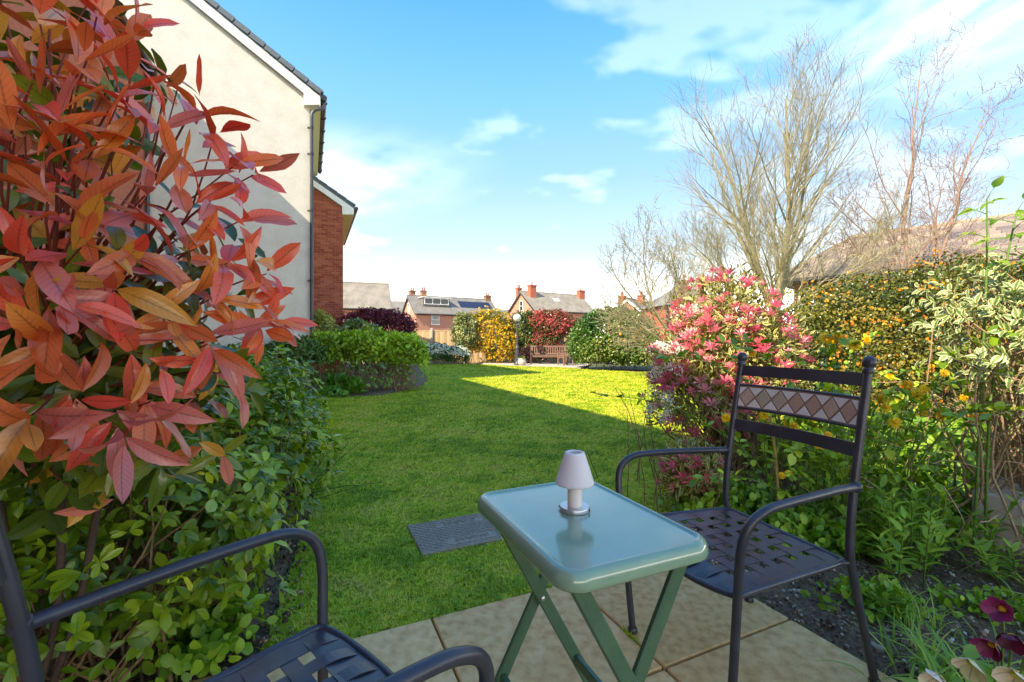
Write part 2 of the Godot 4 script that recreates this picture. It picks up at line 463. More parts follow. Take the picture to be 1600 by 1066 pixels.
# ---------------------------------------------------------------- setting
var lawn_poly := PackedVector2Array()     # (x, z)
var cover_poly := PackedVector2Array()
func make_ground() -> void:
	var mb := MB.new()
	mb.quad(Vector3(-260, -0.09, 60), Vector3(260, -0.09, 60), Vector3(260, -0.09, -420), Vector3(-260, -0.09, -420), Vector3.UP)
	struct("ground", mb.done(), M.ground, "dull green and brown ground beyond the garden")
	# lawn outline
	var pts := [ab(1.775, -0.16), ab(2.6, -0.06), ab(3.4, 0.03), ab(4.6, -0.03), ab(6.2, 0.04), ab(7.6, 0.06), ab(9.3, 0.05), gnd(492, 623), gnd(545, 622), gnd(598, 619), gnd(636, 612), gnd(658, 604), gnd(668, 597), gnd(665, 588), gnd(655, 578), gnd(652, 570), gnd(700, 570.5), gnd(765, 571), gnd(800, 573.5), gnd(870, 575), gnd(905, 578), gnd(960, 581), gnd(1030, 584), gnd(1085, 585), gnd(1180, 590), gnd(1290, 600), Vector3(5.9, 0, -6.8), Vector3(4.3, 0, -6.1), Vector3(2.9, 0, -5.5), Vector3(1.95, 0, -4.75), Vector3(1.42, 0, -3.9), Vector3(1.1, 0, -3.1), Vector3(0.99, 0, -2.7), ab(1.775, 1.72)]
	for p in pts: lawn_poly.append(Vector2(p.x, p.z))
	var tri := Geometry2D.triangulate_polygon(lawn_poly)
	mb = MB.new()
	for p in lawn_poly: mb.vert(Vector3(p.x, 0, p.y), Vector3.UP)
	for k in range(0, tri.size(), 3): mb.tri_ix(tri[k], tri[k + 1], tri[k + 2], Vector3.UP)
	for i in lawn_poly.size():
		var a := lawn_poly[i]
		var b := lawn_poly[(i + 1) % lawn_poly.size()]
		var o := Vector3(b.y - a.y, 0, a.x - b.x)
		mb.quad(Vector3(a.x, 0, a.y), Vector3(b.x, 0, b.y), Vector3(b.x, -0.085, b.y), Vector3(a.x, -0.085, a.y), o)
	var lawn := struct("lawn", mb.done(), M.lawn, "bright yellow green mown lawn with mossy patches")
	# blades
	for p in [ab(2.30, 0.53), ab(2.30, 1.13), ab(2.70, 1.13), ab(2.70, 0.53)]: cover_poly.append(Vector2(p.x, p.z))
	var tuft := MB.new()
	rng.seed = 11
	for k in 9:
		var an := rr(0, TAU)
		var base := Vector3(rr(-0.5, 0.5), 0, rr(-0.5, 0.5))
		var lean := Vector3(cos(an), 0, sin(an)) * rr(0.1, 0.75)
		var side := Vector3(-sin(an), 0, cos(an)) * 0.05
		var hh := rr(0.6, 1.15)
		var mid := base + lean * 0.35 + Vector3.UP * hh * 0.6
		var tip := base + lean + Vector3.UP * hh * (0.95 - 0.25 * lean.length())
		var nn := (side.cross(tip - base)).normalized()
		nn = (nn + Vector3.UP).normalized()
		var i0 := tuft.vert(base - side, nn); tuft.vert(base + side, nn); tuft.vert(mid - side * 0.8, nn); tuft.vert(mid + side * 0.8, nn); tuft.vert(tip, nn)
		tuft.tri_ix(i0, i0 + 1, i0 + 2, nn); tuft.tri_ix(i0 + 1, i0 + 3, i0 + 2, nn); tuft.tri_ix(i0 + 2, i0 + 3, i0 + 4, nn)
	var tm := tuft.done()
	var sc := Scat.new()
	var pal := [lin(154, 176, 20), lin(182, 198, 28), lin(206, 212, 38), lin(224, 220, 56), lin(230, 208, 90), lin(122, 152, 18)]
	var bands := [[1.5, 3.0, 4200.0, 0.027], [3.0, 5.0, 2300.0, 0.031], [5.0, 8.5, 1000.0, 0.038], [8.5, 13.0, 420.0, 0.046], [13.0, 23.0, 170.0, 0.058]]
	for bd in bands:
		var half0: float = bd[1] * 1.2 + 0.2
		var area: float = 2.0 * half0 * (bd[1] - bd[0])
		for k in int(area * bd[2]):
			var z := rr(bd[0], bd[1])
			var x := rr(-half0, half0)
			if absf(x) > z * 1.22 + 0.3: continue
			var p2 := Vector2(x, -z)
			if not Geometry2D.is_point_in_polygon(p2, lawn_poly): continue
			if Geometry2D.is_point_in_polygon(p2, cover_poly) and rng.randf() < 0.985: continue
			var t := tint.get_noise_2d(x * 2.2, z * 2.2) * 1.0 + tint.get_noise_2d(x * 8.0 + 50.0, z * 8.0) * 1.0
			var q := clampf(t * 2.6 + 2.0 + rng.randfn() * 0.8, 0.0, 4.99)
			var c: Color = pal[5] if rng.randf() < 0.06 else pal[int(q)].lerp(pal[mini(int(q) + 1, 4)], q - int(q))
			c = c * rr(0.8, 1.2)
			var an := rr(0, TAU)
			var s: float = bd[3] * 0.8 * rr(0.7, 1.25) * (1.0 - 0.16 * clampf(t, -1.0, 1.0))
			sc.add(Vector3(x, 0.0, -z), Vector3(rng.randfn() * 0.12, 1, rng.randfn() * 0.12).normalized(), Vector3(cos(an), 0, sin(an)), Vector3(s * 1.6, s * 0.9, s * 1.6), c)
	many(lawn, "grass", tm, M.grass, sc)
	# soil of the beds: uneven sheets that dip under the lawn
	soil_sheet("flower_bed", -0.6, 7.2, 1.72, 8.0, 0.055, "dark crumbly soil of the bed beside the patio")
	soil_sheet("side_bed", 0.6, 10.4, -3.0, 0.3, 0.09, "dark soil under the shrubs along the building")
	var fb := MB.new()
	var rows := []
	for i in 30:
		var row := PackedVector3Array()
		for j in 40:
			var p := Vector3(-8.2 + j * 0.16, 0, -8.4 - i * 0.45)
			p.y = 0.03 + 0.05 * lump.get_noise_2d(p.x * 40.0, p.z * 40.0)
			if Geometry2D.is_point_in_polygon(Vector2(p.x, p.z), lawn_poly): p.y = -0.06
			row.append(p)
		rows.append(row)
	fb.grid(rows, Vector3.UP)
	struct("hedge_bed", fb.done(), M.soil, "dark soil under the green hydrangea and far shrubs")
	# gravel terrace round the bench
	mb = MB.new()
	var gp := PackedVector2Array()
	for p in [gnd(752, 570.6), gnd(800, 573), gnd(870, 574.6), gnd(907, 577.4), Vector3(3.9, 0, -22.2), Vector3(-1.4, 0, -23.4)]:
		gp.append(Vector2(p.x, p.z))
	tri = Geometry2D.triangulate_polygon(gp)
	for p in gp: mb.vert(Vector3(p.x, 0.006, p.y), Vector3.UP)
	for k in range(0, tri.size(), 3): mb.tri_ix(tri[k], tri[k + 1], tri[k + 2], Vector3.UP)
	struct("gravel_path", mb.done(), M.gravel, "pale gravel terrace in front of the wooden bench")
	# patio: slabs with sunk joints
	mb = MB.new()
	mb.quad(ab(1.77, -1.5, -0.02), ab(1.77, 1.75, -0.02), ab(-1.4, 1.75, -0.02), ab(-1.4, -1.5, -0.02), Vector3.UP)
	var patio := struct("patio", mb.done(), M.joint, "patio of buff concrete slabs with mossy joints")
	var bs := [-1.52, -0.865, -0.21, 0.445, 1.10, 1.755]
	var as_ := [1.775, 1.175, 0.575, -0.025, -0.625, -1.225]
	for i in bs.size() - 1:
		for j in as_.size() - 1:
			var sb := MB.new()
			var b0: float = bs[i]; var b1: float = bs[i + 1]; var a0: float = as_[j + 1]; var a1: float = as_[j]
			sb.bbox(Transform3D.IDENTITY, Vector3(b1 - b0 - 0.009, 0.05, a1 - a0 - 0.009), 0.004)
			part(patio, "paving_slab", sb.done(), M.slabs[(i * 2 + j) % 3], Transform3D(Basis(Vector3.UP, YAW) * Basis(Vector3(1, 0, 0), rr(-0.002, 0.002)), ab((a0 + a1) / 2, (b0 + b1) / 2, -0.016 + rr(-0.0015, 0.0015))))
	# moss and grass tufts in the joints
	var ms := Scat.new()
	for k in 1500:
		var b: float = bs[rng.randi_range(1, 5)] + rng.randfn() * 0.004
		var a := rr(0.0, 1.775)
		if rng.randf() < 0.4:
			a = as_[rng.randi_range(0, 2)] + rng.randfn() * 0.005 - (0.01 if rng.randf() < 0.5 else 0.0)
			b = rr(-0.86, 1.75)
		if tint.get_noise_2d(a * 14.0, b * 14.0) < 0.12: continue
		var s := rr(0.006, 0.016)
		ms.add(ab(a, b, -0.003), Vector3(rng.randfn() * 0.2, 1, rng.randfn() * 0.2).normalized(), Vector3(1, 0, 0.3).normalized(), Vector3.ONE * s, pal[rng.randi_range(0, 3)])
	for k in 14:
		ms.add(ab(1.36 + rng.randfn() * 0.02, 1.10 + rng.randfn() * 0.008, 0), Vector3(rng.randfn() * 0.3, 1, rng.randfn() * 0.3).normalized(), Vector3.BACK, Vector3.ONE * rr(0.018, 0.03), pal[rng.randi_range(0, 2)])
	many(patio, "moss", tm, M.grass, ms)
	# pebbles and crumbs on the soil
	var pb := MB.new()
	var prof := []
	for i in 5:
		var row := PackedVector3Array()
		for j in 7:
			var th := PI * i / 4.0
			var ph := TAU * (j % 6) / 6.0
			row.append(Vector3(sin(th) * cos(ph), cos(th) * 0.62, sin(th) * sin(ph)) * (1.0 + 0.25 * sin(ph * 2.0 + th * 3.0)))
		prof.append(row)
	pb.grid(prof, Vector3.UP)
	var pm := MB.new()
	for i in pb.v.size(): pm.vert(pb.v[i], pb.v[i].normalized())
	for k in range(0, pb.ix.size(), 3): pm.tri_ix(pb.ix[k], pb.ix[k + 1], pb.ix[k + 2], pb.v[pb.ix[k]] + pb.v[pb.ix[k + 1]] + pb.v[pb.ix[k + 2]])
	M.pebble_mesh = pm.done()
	var ps := Scat.new()
	var pcol := [lin(216, 202, 180), lin(186, 168, 146), lin(150, 126, 102), lin(88, 68, 52), lin(68, 52, 40), lin(106, 84, 64), lin(140, 120, 100)]
	for k in 9000:
		var a := rr(0.2, 3.4)
		var b := 1.76 + absf(rng.randfn()) * 0.75
		var p := ab(a, b)
		if Geometry2D.is_point_in_polygon(Vector2(p.x, p.z), lawn_poly): continue
		var s := 0.0035 + 0.007 * pow(rng.randf(), 2.5)
		if rng.randf() < 0.02: s *= 2.2
		p.y = soil_height(p) + s * 0.2
		ps.add(p, rvec(), rvec(), Vector3(s * rr(0.8, 1.5), s, s), pcol[mini(rng.randi_range(0, 9), 6)] * rr(0.8, 1.15))
	for k in 1500:
		var p := ab(rr(1.6, 4.5), -0.02 - absf(rng.randfn()) * 0.3)
		var s := 0.005 + 0.008 * pow(rng.randf(), 2.0)
		p.y = soil_height(p) + s * 0.3
		ps.add(p, rvec(), rvec(), Vector3(s * rr(0.8, 1.5), s, s), pcol[rng.randi_range(2, 6)])
	var peb := many(self, "bed_pebbles", M.pebble_mesh, M.pebble, ps)
	peb.set_meta("label", "pale pebbles and dark crumbs of earth strewn over the bed soil")
	peb.set_meta("category", "pebbles")
	# stone edging slab and flags beside the lawn
	var fl := thing("stone_path", "short run of pale flagstones beside the lawn under the shrubs", "paving", ab(8.1, -0.2), YAW)
	for k in 3:
		var sb := MB.new()
		sb.bbox(Transform3D.IDENTITY, Vector3(0.62, 0.06, 0.52), 0.01)
		part(fl, "flagstone", sb.done(), M.gravel, Transform3D(Basis(Vector3.UP, rr(-0.04, 0.04)), Vector3(-0.02, 0.02, 0.55 - k * 0.545)))

func soil_height(p: Vector3) -> float:
	return 0.008 + 0.035 * lump.get_noise_2d(p.x * 130.0, p.z * 130.0) + 0.014 * lump.get_noise_2d(p.x * 500.0, p.z * 500.0)
func soil_sheet(called: String, a0: float, a1: float, b0: float, b1: float, step: float, label: String) -> void:
	var rows := []
	for i in int((a1 - a0) / step) + 1:
		var row := PackedVector3Array()
		for j in int((b1 - b0) / step) + 1:
			var p := ab(a0 + i * step, b0 + j * step)
			p.y = soil_height(p)
			var b := b0 + j * step
			if called == "flower_bed" and b < 1.84: p.y = -0.01
			if called == "side_bed" and i * step + a0 < 1.9 and b > -1.5: p.y = -0.05
			if Geometry2D.is_point_in_polygon(Vector2(p.x, p.z), lawn_poly): p.y = -0.06
			row.append(p)
		rows.append(row)
	var mb := MB.new()
	mb.grid(rows, Vector3.UP)
	struct(called, mb.done(), M.soil, label)

# ---------------------------------------------------------------- the near buildings
func make_buildings() -> void:
	rng.seed = 77
	# cream rendered gable. Local axes: x = b, z = -a, origin at its right corner (b 0, a 11.3)
	var h := thing("rendered_house", "tall cream rendered gable end with grey tiled roof and dark downpipe", "house", ab(11.3, 0.0), YAW)
	var pitch := 0.67
	var eave := 6.75
	var wx := -8.6
	var ridge_x := wx / 2
	var ridge := eave + 0.15 + pitch * (-ridge_x)
	var mb := MB.new()
	mb.prism(PackedVector2Array([Vector2(wx, -0.09), Vector2(0, -0.09), Vector2(0, eave), Vector2(ridge_x, ridge - 0.15), Vector2(wx, eave)]), 5.0)
	part(h, "wall", mb.done(), M.render)
	var ang := atan(pitch)
	# roof deck under the tiles, both slopes
	mb = MB.new()
	var ov := 0.24
	for s in [1.0, -1.0]:
		var e0 := Vector2(ridge_x + s * (-ridge_x + ov), ridge - pitch * (-ridge_x + ov))
		mb.prism(PackedVector2Array([e0, Vector2(ridge_x, ridge), Vector2(ridge_x, ridge + 0.06), e0 + Vector2(0, 0.06)]), 5.0, Transform3D(Basis.IDENTITY, Vector3(0, 0, 0.10)))
	var roof := part(h, "roof", mb.done(), M.grey_tile)
	# courses of tiles on the right slope: each verge tile is a piece, the rest of each course one strip of tiles
	var slope_len := (-ridge_x + ov) / cos(ang)
	var gauge := 0.345
	for k in int(slope_len / gauge):
		var dd := (k + 0.5) * gauge
		var c := Vector3(ov - dd * cos(ang) + 0.01, ridge - pitch * (-ridge_x + ov) + dd * sin(ang) + 0.11, 0)
		var bs := Basis(Vector3.BACK, -ang + 0.05)
		var tb := MB.new()
		tb.bbox(Transform3D.IDENTITY, Vector3(gauge + 0.07, 0.05, 0.30), 0.008)
		part(roof, "verge_tile", tb.done(), M.grey_tile, Transform3D(bs, c + Vector3(0, 0, -0.03)))
		var st := MB.new()
		st.bbox(Transform3D.IDENTITY, Vector3(gauge + 0.07, 0.024, 4.6), 0.006)
		part(roof, "tile_course", st.done(), M.grey_tile, Transform3D(bs, c + Vector3(0, 0.004, -2.5)))
		# verge cap clip that folds over the edge
		var cp := MB.new()
		cp.bbox(Transform3D.IDENTITY, Vector3(gauge * 0.92, 0.12, 0.03), 0.006)
		part(roof, "verge_cap", cp.done(), M.grey_tile, Transform3D(bs, c + Vector3(0, -0.035, 0.136)))
	# barge boards with the boxed end
	mb = MB.new()
	for s in [1.0, -1.0]:
		var e0 := Vector2(ridge_x + s * (-ridge_x + ov - 0.02), ridge - pitch * (-ridge_x + ov - 0.02) - 0.01)
		mb.prism(PackedVector2Array([e0, Vector2(ridge_x, ridge - 0.002), Vector2(ridge_x, ridge - 0.24), e0 + Vector2(0, -0.23)]), 0.025, Transform3D(Basis.IDENTITY, Vector3(0, 0, 0.105)))
	part(h, "barge_board", mb.done(), M.white_board)
	mb = MB.new()
	var ey := ridge - pitch * (-ridge_x + ov)
	mb.prism(PackedVector2Array([Vector2(ov - 0.02, ey - 0.02), Vector2(-0.13, ey + 0.18), Vector2(-0.13, ey - 0.27), Vector2(ov - 0.02, ey - 0.19)]), 0.17, Transform3D(Basis.IDENTITY, Vector3(0, 0, 0.112)))
	part(h, "box_end", mb.done(), M.white_board)
	mb = MB.new()
	mb.box(Transform3D(Basis.IDENTITY, Vector3(0.11, ey - 0.19, -2.4)), Vector3(0.215, 0.02, 4.7))
	mb.box(Transform3D(Basis.IDENTITY, Vector3(0.225, ey - 0.10, -2.4)), Vector3(0.02, 0.17, 4.7))
	part(h, "soffit", mb.done(), M.soffit)
	# gutter with brackets along the right eave
	mb = MB.new()
	var gutter_rows := []
	for z in [0.14, -4.86]:
		var row := PackedVector3Array()
		for k in 9:
			var a := PI * k / 8.0
			row.append(Vector3(0.30 + cos(a) * 0.062, ey - 0.02 - sin(a) * 0.062, z))
		gutter_rows.append(row)
	mb.grid(gutter_rows, Vector3.DOWN)
	mb.lathe(PackedVector2Array([Vector2(0.0, 0), Vector2(0.064, 0)]), 14, Transform3D(Basis(Vector3.RIGHT, PI / 2), Vector3(0.30, ey - 0.025, 0.14)))
	var gut := part(h, "gutter", mb.done(), M.black_plastic)
	for k in 7:
		var bb := MB.new()
		var p := PackedVector3Array(); var r := PackedFloat32Array()
		for q in 9:
			var a := PI * q / 8.0
			p.append(Vector3(0.30 + cos(a) * 0.07, ey - 0.02 - sin(a) * 0.07, 0)); r.append(0.012)
		bb.tube(p, r, 6)
		part(gut, "gutter_bracket", bb.done(), M.black_plastic, Transform3D(Basis.IDENTITY, Vector3(0, 0, -0.1 - k * 0.75)))
	# downpipe
	mb = MB.new()
	var dp := PackedVector3Array([Vector3(0.30, ey - 0.07, 0.04), Vector3(0.30, ey - 0.20, 0.06), Vector3(0.22, ey - 0.27, 0.07), Vector3(0.10, ey - 0.33, 0.075), Vector3(0.045, ey - 0.42, 0.075), Vector3(0.04, ey - 0.55, 0.075), Vector3(0.04, 3.0, 0.075), Vector3(0.04, -0.05, 0.075)])
	mb.tube(dp, PackedFloat32Array([0.036, 0.036, 0.036, 0.036, 0.036, 0.036, 0.036, 0.036]), 12)
	var pipe := part(h, "downpipe", mb.done(), M.grey_pipe)
	for y in [0.9, 2.5, 4.1, 5.4, 6.0]:
		var cl := MB.new()
		cl.lathe(PackedVector2Array([Vector2(0.036, -0.03), Vector2(0.044, -0.03), Vector2(0.044, -0.03), Vector2(0.044, 0.03), Vector2(0.044, 0.03), Vector2(0.036, 0.03)]), 12, Transform3D(Basis.IDENTITY, Vector3(0.04, y, 0.075)))
		cl.box(Transform3D(Basis.IDENTITY, Vector3(-0.02, y, 0.045)), Vector3(0.06, 0.03, 0.03))
		part(pipe, "pipe_clip", cl.done(), M.black_plastic)
	# brick gable behind it. Origin b 1.0, a 16
	var g := thing("brick_house", "narrow red brick gable end behind the cream wall", "house", ab(16.0, 1.0), YAW)
	var eb := 5.62
	mb = MB.new()
	mb.prism(PackedVector2Array([Vector2(-6.6, -0.09), Vector2(0, -0.09), Vector2(0, eb), Vector2(-3.3, eb + 3.3 * 0.62), Vector2(-6.6, eb)]), 6.0)
	var bw := part(g, "wall", mb.done(), M.mortar)
	var bm := []
	var half := []
	for k in 2:
		var q := MB.new(); q.bbox(Transform3D.IDENTITY, Vector3(0.214 if k == 0 else 0.104, 0.064, 0.03), 0.004)
		(bm if k == 0 else half).append(q.done())
	var far_bricks := MB.new()
	var course := 0
	var y := 0.02
	var nb := 0
	while y < eb + 1.0:
		var x := -0.107 if course % 2 == 0 else -0.219
		if course % 2 == 1:
			if y > 0.9 and y < eb:
				part(bw, "brick", half[0], M.bricks[rng.randi_range(0, 4)], Transform3D(Basis.IDENTITY, Vector3(-0.052, y, 0.006)))
				nb += 1
		while x > -2.6:
			if y < eb - 0.02 + (-x - 0.1) * 0.62:
				if x > -1.05 and y > 1.3 and nb < 298:
					part(bw, "brick", bm[0], M.bricks[rng.randi_range(0, 4)], Transform3D(Basis.IDENTITY, Vector3(x, y, 0.006 + rr(-0.0015, 0.0015))))
					nb += 1
				else:
					far_bricks.bbox(Transform3D(Basis.IDENTITY, Vector3(x, y, 0.006)), Vector3(0.214, 0.064, 0.03), 0.004)
			x -= 0.224
		y += 0.0745
		course += 1
	var fbk := part(bw, "brickwork", far_bricks.done(), M.bricks[0])
	fbk.set_meta("kind", "stuff")
	mb = MB.new()   # side wall skin, red brick, seen edge on
	mb.box(Transform3D(Basis.IDENTITY, Vector3(0.012, eb / 2 - 0.05, -3.05)), Vector3(0.02, eb, 5.9))
	part(g, "side_wall", mb.done(), M.brick_far)
	mb = MB.new()
	var e1 := Vector2(0.37, eb + 0.02 - 0.37 * 0.62 + 0.16)
	mb.prism(PackedVector2Array([e1, Vector2(-3.3, e1.y + 3.67 * 0.62), Vector2(-3.3, e1.y + 3.67 * 0.62 + 0.07), e1 + Vector2(0, 0.07)]), 6.1, Transform3D(Basis.IDENTITY, Vector3(0, 0, 0.12)))
	mb.prism(PackedVector2Array([Vector2(-6.97, e1.y), Vector2(-3.3, e1.y + 3.67 * 0.62), Vector2(-3.3, e1.y + 3.67 * 0.62 + 0.07), Vector2(-6.97, e1.y + 0.07)]), 6.1, Transform3D(Basis.IDENTITY, Vector3(0, 0, 0.12)))
	var roof2 := part(g, "roof", mb.done(), M.grey_tile)
	var ang2 := atan(0.62)
	for k in 12:
		var dd := (k + 0.5) * 0.345
		var tb := MB.new()
		tb.bbox(Transform3D.IDENTITY, Vector3(0.40, 0.06, 0.30), 0.008)
		part(roof2, "verge_tile", tb.done(), M.grey_tile, Transform3D(Basis(Vector3.BACK, -ang2 + 0.05), Vector3(e1.x - dd * cos(ang2), e1.y + 0.11 + dd * sin(ang2), 0.0)))
	mb = MB.new()
	mb.prism(PackedVector2Array([e1 + Vector2(-0.02, -0.005), Vector2(-3.3, e1.y + 3.67 * 0.62), Vector2(-3.3, e1.y + 3.67 * 0.62 - 0.22), e1 + Vector2(-0.02, -0.2)]), 0.025, Transform3D(Basis.IDENTITY, Vector3(0, 0, 0.128)))
	mb.prism(PackedVector2Array([e1 + Vector2(-0.02, -0.2), e1 + Vector2(-0.02, 0.0), Vector2(-0.02, e1.y + 0.2), Vector2(-0.02, e1.y - 0.24)]), 0.09, Transform3D(Basis.IDENTITY, Vector3(0, 0, 0.125)))
	part(g, "barge_board", mb.done(), M.white_board)
	mb = MB.new()
	mb.box(Transform3D(Basis.IDENTITY, Vector3(0.19, e1.y - 0.2, -2.95)), Vector3(0.34, 0.02, 5.9))
	part(g, "soffit", mb.done(), M.soffit)
	mb = MB.new()
	mb.tube(PackedVector3Array([Vector3(0.43, e1.y, 0.15), Vector3(0.43, e1.y, -5.9)]), PackedFloat32Array([0.06, 0.06]), 10)
	part(g, "gutter", mb.done(), M.black_plastic)
	# brick wing on the left, whose eave shades the lawn
	var wg := thing("brick_wing", "long red brick wing with dark gutter standing behind the red leaved shrub", "house", ab(11.25, -2.95), YAW)
	var we := 6.42
	mb = MB.new()
	mb.prism(PackedVector2Array([Vector2(-7.0, -0.09), Vector2(0, -0.09), Vector2(0, we - 0.05), Vector2(-3.5, we + 2.1), Vector2(-7.0, we - 0.05)]), 15.0, Transform3D(Basis.IDENTITY, Vector3(0, 0, 15.0)))
	part(wg, "wall", mb.done(), M.brick_far)
	mb = MB.new()
	mb.prism(PackedVector2Array([Vector2(0.1, we - 0.04), Vector2(-3.5, we + 2.2), Vector2(-3.5, we + 2.3), Vector2(0.1, we + 0.06)]), 15.0, Transform3D(Basis.IDENTITY, Vector3(0, 0, 15.0)))
	mb.prism(PackedVector2Array([Vector2(-7.1, we - 0.04), Vector2(-3.5, we + 2.2), Vector2(-3.5, we + 2.3), Vector2(-7.1, we + 0.06)]), 15.0, Transform3D(Basis.IDENTITY, Vector3(0, 0, 15.0)))
	part(wg, "roof", mb.done(), M.grey_tile)
	mb = MB.new()
	mb.tube(PackedVector3Array([Vector3(0.15, we, 0.0), Vector3(0.15, we, 15.0)]), PackedFloat32Array([0.06, 0.06]), 10)
	part(wg, "gutter", mb.done(), M.black_plastic)
	mb = MB.new()
	mb.tube(PackedVector3Array([Vector3(0.05, -0.05, 0.3), Vector3(0.05, we, 0.3)]), PackedFloat32Array([0.036, 0.036]), 10)
	part(wg, "downpipe", mb.done(), M.grey_pipe)

# ---------------------------------------------------------------- furniture
func smooth_path(p: Array, sub: int) -> PackedVector3Array:
	var cv := PackedVector3Array()
	for i in p.size() - 1:
		var a: Vector3 = p[maxi(i - 1, 0)]
		var b: Vector3 = p[i]
		var c: Vector3 = p[i + 1]
		var d: Vector3 = p[mini(i + 2, p.size() - 1)]
		for k in sub:
			cv.append(b.cubic_interpolate(c, a, d, float(k) / sub))
	cv.append(p[p.size() - 1])
	return cv
func flat_r(n: int, r: float) -> PackedFloat32Array:
	var f := PackedFloat32Array(); f.resize(n); f.fill(r)
	return f

func make_chair(label: String, where: Vector3, turn: float) -> Node3D:   # local: +z forwards
	var t := thing("garden_chair", label, "chair", where, turn, "dark metal garden chairs")
	for s in [-1.0, 1.0]:
		var mb := MB.new()
		var p := smooth_path([Vector3(s * 0.246, 0.012, -0.352), Vector3(s * 0.248, 0.2, -0.295), Vector3(s * 0.25, 0.40, -0.238), Vector3(s * 0.25, 0.50, -0.232), Vector3(s * 0.25, 0.66, -0.25), Vector3(s * 0.25, 1.015, -0.315)], 5)
		mb.tube(p, flat_r(p.size(), 0.0125), 14)
		var post := part(t, "back_post", mb.done(), M.paint)
		mb = MB.new()
		mb.lathe(PackedVector2Array([Vector2(0.0, 0.052), Vector2(0.010, 0.050), Vector2(0.0175, 0.043), Vector2(0.0205, 0.032), Vector2(0.0185, 0.021), Vector2(0.012, 0.014), Vector2(0.0155, 0.010), Vector2(0.0165, 0.006), Vector2(0.0165, -0.004), Vector2(0.013, -0.006)]), 18, Transform3D(Basis(Vector3.RIGHT, -0.18), Vector3(s * 0.25, 1.012, -0.3145)))
		part(post, "finial", mb.done(), M.paint)
		mb = MB.new()
		mb.lathe(PackedVector2Array([Vector2(0, 0), Vector2(0.017, 0), Vector2(0.0185, 0.004), Vector2(0.0185, 0.014), Vector2(0.014, 0.02)]), 14, Transform3D(Basis.IDENTITY, Vector3(s * 0.246, 0, -0.352)))
		part(post, "foot", mb.done(), M.paint)
		mb = MB.new()
		p = smooth_path([Vector3(s * 0.236, 0.012, 0.235), Vector3(s * 0.262, 0.25, 0.245), Vector3(s * 0.280, 0.42, 0.252), Vector3(s * 0.297, 0.55, 0.258), Vector3(s * 0.306, 0.615, 0.240), Vector3(s * 0.308, 0.648, 0.190), Vector3(s * 0.302, 0.657, 0.12), Vector3(s * 0.286, 0.658, -0.02), Vector3(s * 0.264, 0.656, -0.17), Vector3(s * 0.257, 0.652, -0.245)], 6)
		mb.tube(p, flat_r(p.size(), 0.0125), 14)
		var arm := part(t, "arm", mb.done(), M.paint)
		mb = MB.new()
		mb.lathe(PackedVector2Array([Vector2(0, 0), Vector2(0.017, 0), Vector2(0.0185, 0.004), Vector2(0.0185, 0.014), Vector2(0.014, 0.02)]), 14, Transform3D(Basis.IDENTITY, Vector3(s * 0.236, 0, 0.235)))
		part(arm, "foot", mb.done(), M.paint)
		mb = MB.new()
		mb.lathe(PackedVector2Array([Vector2(0.0, 0.018), Vector2(0.010, 0.016), Vector2(0.0165, 0.008), Vector2(0.018, 0.0), Vector2(0.0165, -0.008), Vector2(0.01, -0.016), Vector2(0, -0.018)]), 12, Transform3D(Basis.IDENTITY, Vector3(s * 0.256, 0.653, -0.249)))
		part(arm, "joint_ball", mb.done(), M.paint)
	# rails of the back: flat bars bowed backwards
	var bar := func(y0: float, y1: float, thick: float, bow: float, wid: float) -> MB:
		var mb := MB.new()
		var n := 14
		for i in n:
			var sec := []
			for e in 2:
				var x := -wid + 2.0 * wid * (i + e) / n
				for yy in [y0, y1]:
					var zc: float = -0.25 - (yy - 0.66) * 0.183 - bow * (1.0 - pow(x / wid, 2.0))
					sec.append(Vector3(x, yy, zc + thick / 2)); sec.append(Vector3(x, yy, zc - thick / 2))
			mb.quad(sec[0], sec[2], sec[6], sec[4], Vector3.BACK)
			mb.quad(sec[1], sec[3], sec[7], sec[5], Vector3.FORWARD)
			mb.quad(sec[2], sec[3], sec[7], sec[6], Vector3.UP)
			mb.quad(sec[0], sec[1], sec[5], sec[4], Vector3.DOWN)
		return mb
	part(t, "top_rail", bar.call(0.965, 1.008, 0.006, 0.03, 0.243).done(), M.paint)
	part(t, "lower_rail", bar.call(0.742, 0.785, 0.006, 0.03, 0.245).done(), M.paint)
	var pan := part(t, "mosaic_panel", bar.call(0.835, 0.925, 0.007, 0.03, 0.243).done(), M.grout)
	var fr := MB.new()
	for yy in [0.833, 0.927]:
		var fp := PackedVector3Array()
		for i in 15:
			var x := -0.243 + 0.486 * i / 14.0
			fp.append(Vector3(x, yy, -0.25 - (yy - 0.66) * 0.183 - 0.03 * (1.0 - pow(x / 0.243, 2.0))))
		fr.tube(fp, flat_r(15, 0.0055), 8)
	part(pan, "panel_frame", fr.done(), M.paint)
	# stone tiles: diamonds with triangles between, proud of the grout, on both faces
	var spot := func(x: float, y: float, side: float) -> Vector3:
		return Vector3(x, y, -0.25 - (y - 0.66) * 0.183 - 0.03 * (1.0 - pow(x / 0.243, 2.0)) + side * 0.0052)
	var wd := 0.474 / 7.0
	var cy := 0.88
